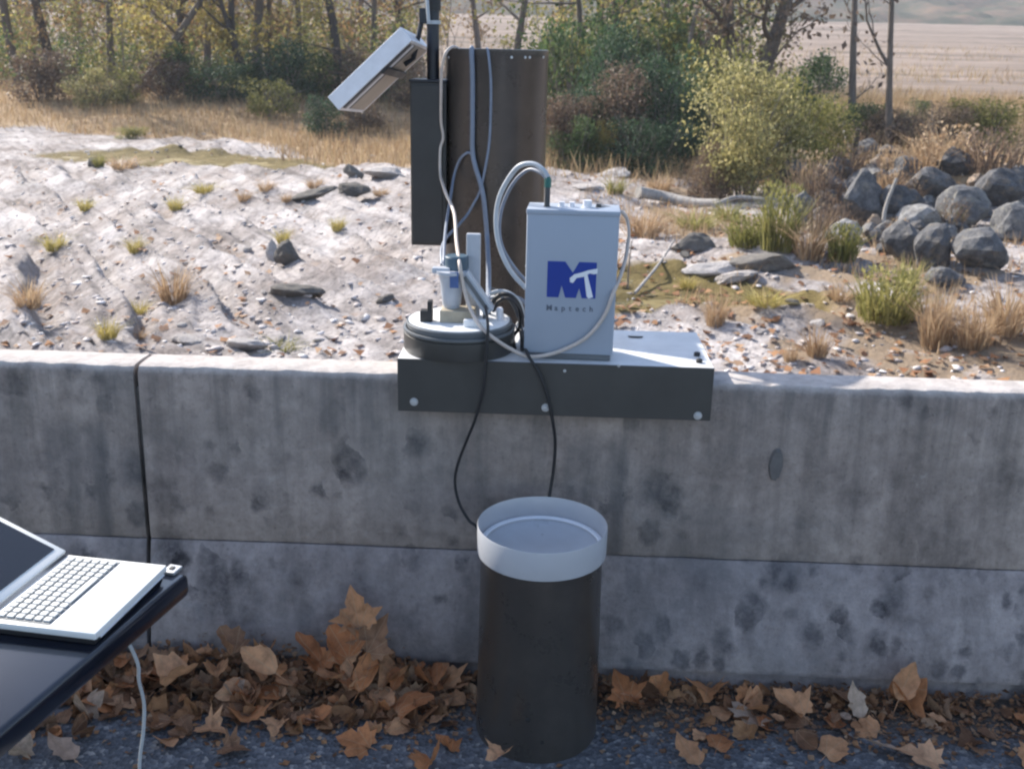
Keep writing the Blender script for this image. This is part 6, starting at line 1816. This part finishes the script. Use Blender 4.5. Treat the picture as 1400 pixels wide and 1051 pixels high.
def slab(px, py, w, h, mk, vi, label, cat='rock'):
    g_ = ground_at(px, py + h * 0.3); k = (g_ - CAM).length / FPX
    return put_rock('rock_slab', g_ + Vector((0, 0.1, h * k * 0.25)), (w * k * 0.55, w * k * 0.35, h * k * 0.6), mk, vi, label, cat, 'rocks lying on the river bed', -0.3)
slab(950, 338, 62, 26, 'stone_dark', 0, 'dark flat rock slab at the head of the olive pool')
slab(1050, 362, 84, 26, 'stone_dark', 2, 'long grey rock ridge right of the olive pool')
slab(965, 372, 80, 20, 'stone', 1, 'pale whitish rock shelf above the olive pool')
slab(1005, 388, 60, 14, 'stone', 3, 'pale flat stone along the rusty strip')
slab(482, 238, 26, 18, 'stone_dark', 4, 'dark hollow rock left of the battery box')
slab(530, 240, 60, 16, 'stone', 5, 'white rock shelf left of the battery box')
slab(425, 267, 60, 12, 'stone_dark', 1, 'dark undercut ledge in the middle of the left bed')
slab(480, 262, 50, 16, 'stone_dark', 3, 'brown-black ledge right of the undercut one')
slab(370, 350, 18, 30, 'stone', 0, 'pale upright stone left of the brown outcrop')
slab(394, 355, 36, 34, 'rock_tan' if False else 'stone_dark', 5, 'brown ribbed outcrop in the middle of the left bed')
slab(400, 405, 70, 18, 'stone_dark', 1, 'long dark ledge in front of the brown outcrop')
slab(250, 470, 40, 12, 'stone', 4, 'white slab just over the wall right of the joint')
slab(330, 475, 50, 14, 'stone', 1, 'white slab just over the wall in the left middle')
slab(128, 225, 20, 14, 'stone_dark', 4, 'dark stone at the left end of the pool')
slab(808, 258, 40, 10, 'stone', 2, 'white slab behind the lid fittings of the grey box')
slab(835, 240, 60, 10, 'stone', 0, 'white gravel shelf under the dark thicket')
marks = [(t[0], t[1], t[5].split(',')[0]) for t in tufts]
used = set()
for i in range(20):
    px = rnd.choice((rnd.uniform(120, 550), rnd.uniform(860, 1280))); py = rnd.uniform(262, 482)
    w = rnd.uniform(12, 24) * (0.6 + 0.5 * (py - 240) / 240)
    mk = rnd.choice(('stone', 'stone', 'stone_dark'))
    m_ = min(marks, key=lambda q: (q[0] - px) ** 2 + 3 * (q[1] - py) ** 2)
    rel = ('left of' if px < m_[0] else 'right of') if abs(px - m_[0]) > 1.5 * abs(py - m_[1]) else ('behind' if py < m_[1] else 'in front of')
    head = f"{'pale' if mk == 'stone' else 'dark'} stone {rel} the {' '.join(m_[2].split()[:9])}"
    base_h = head
    for w_ in ('', 'second ', 'third ', 'fourth '):
        head = w_ + base_h
        if head not in used: break
    used.add(head)
    g_ = ground_at(px, py); k = (g_ - CAM).length / FPX
    put_rock('bed_stone', g_, (w * k * 0.6, w * k * 0.45, w * k * 0.28), mk, rnd.randrange(6), head, 'stone', 'loose stones on the river bed')

# ------------------------------------------------------------------ air
hm = bpy.data.materials.new('air'); hm.use_nodes = True
hn = hm.node_tree.nodes; hl = hm.node_tree.links
hn.remove(hn['Principled BSDF'])
pv = hn.new('ShaderNodeVolumePrincipled'); pv.inputs['Color'].default_value = (0.86, 0.90, 1.0, 1); pv.inputs['Density'].default_value = 0.0008
hl.new(pv.outputs[0], hn['Material Output'].inputs['Volume'])
mb = MB(); mb.box((0, 350, 66), (1400, 1000, 140)); hz_ = mb.build('haze', hm); tag(hz_, kind='stuff')
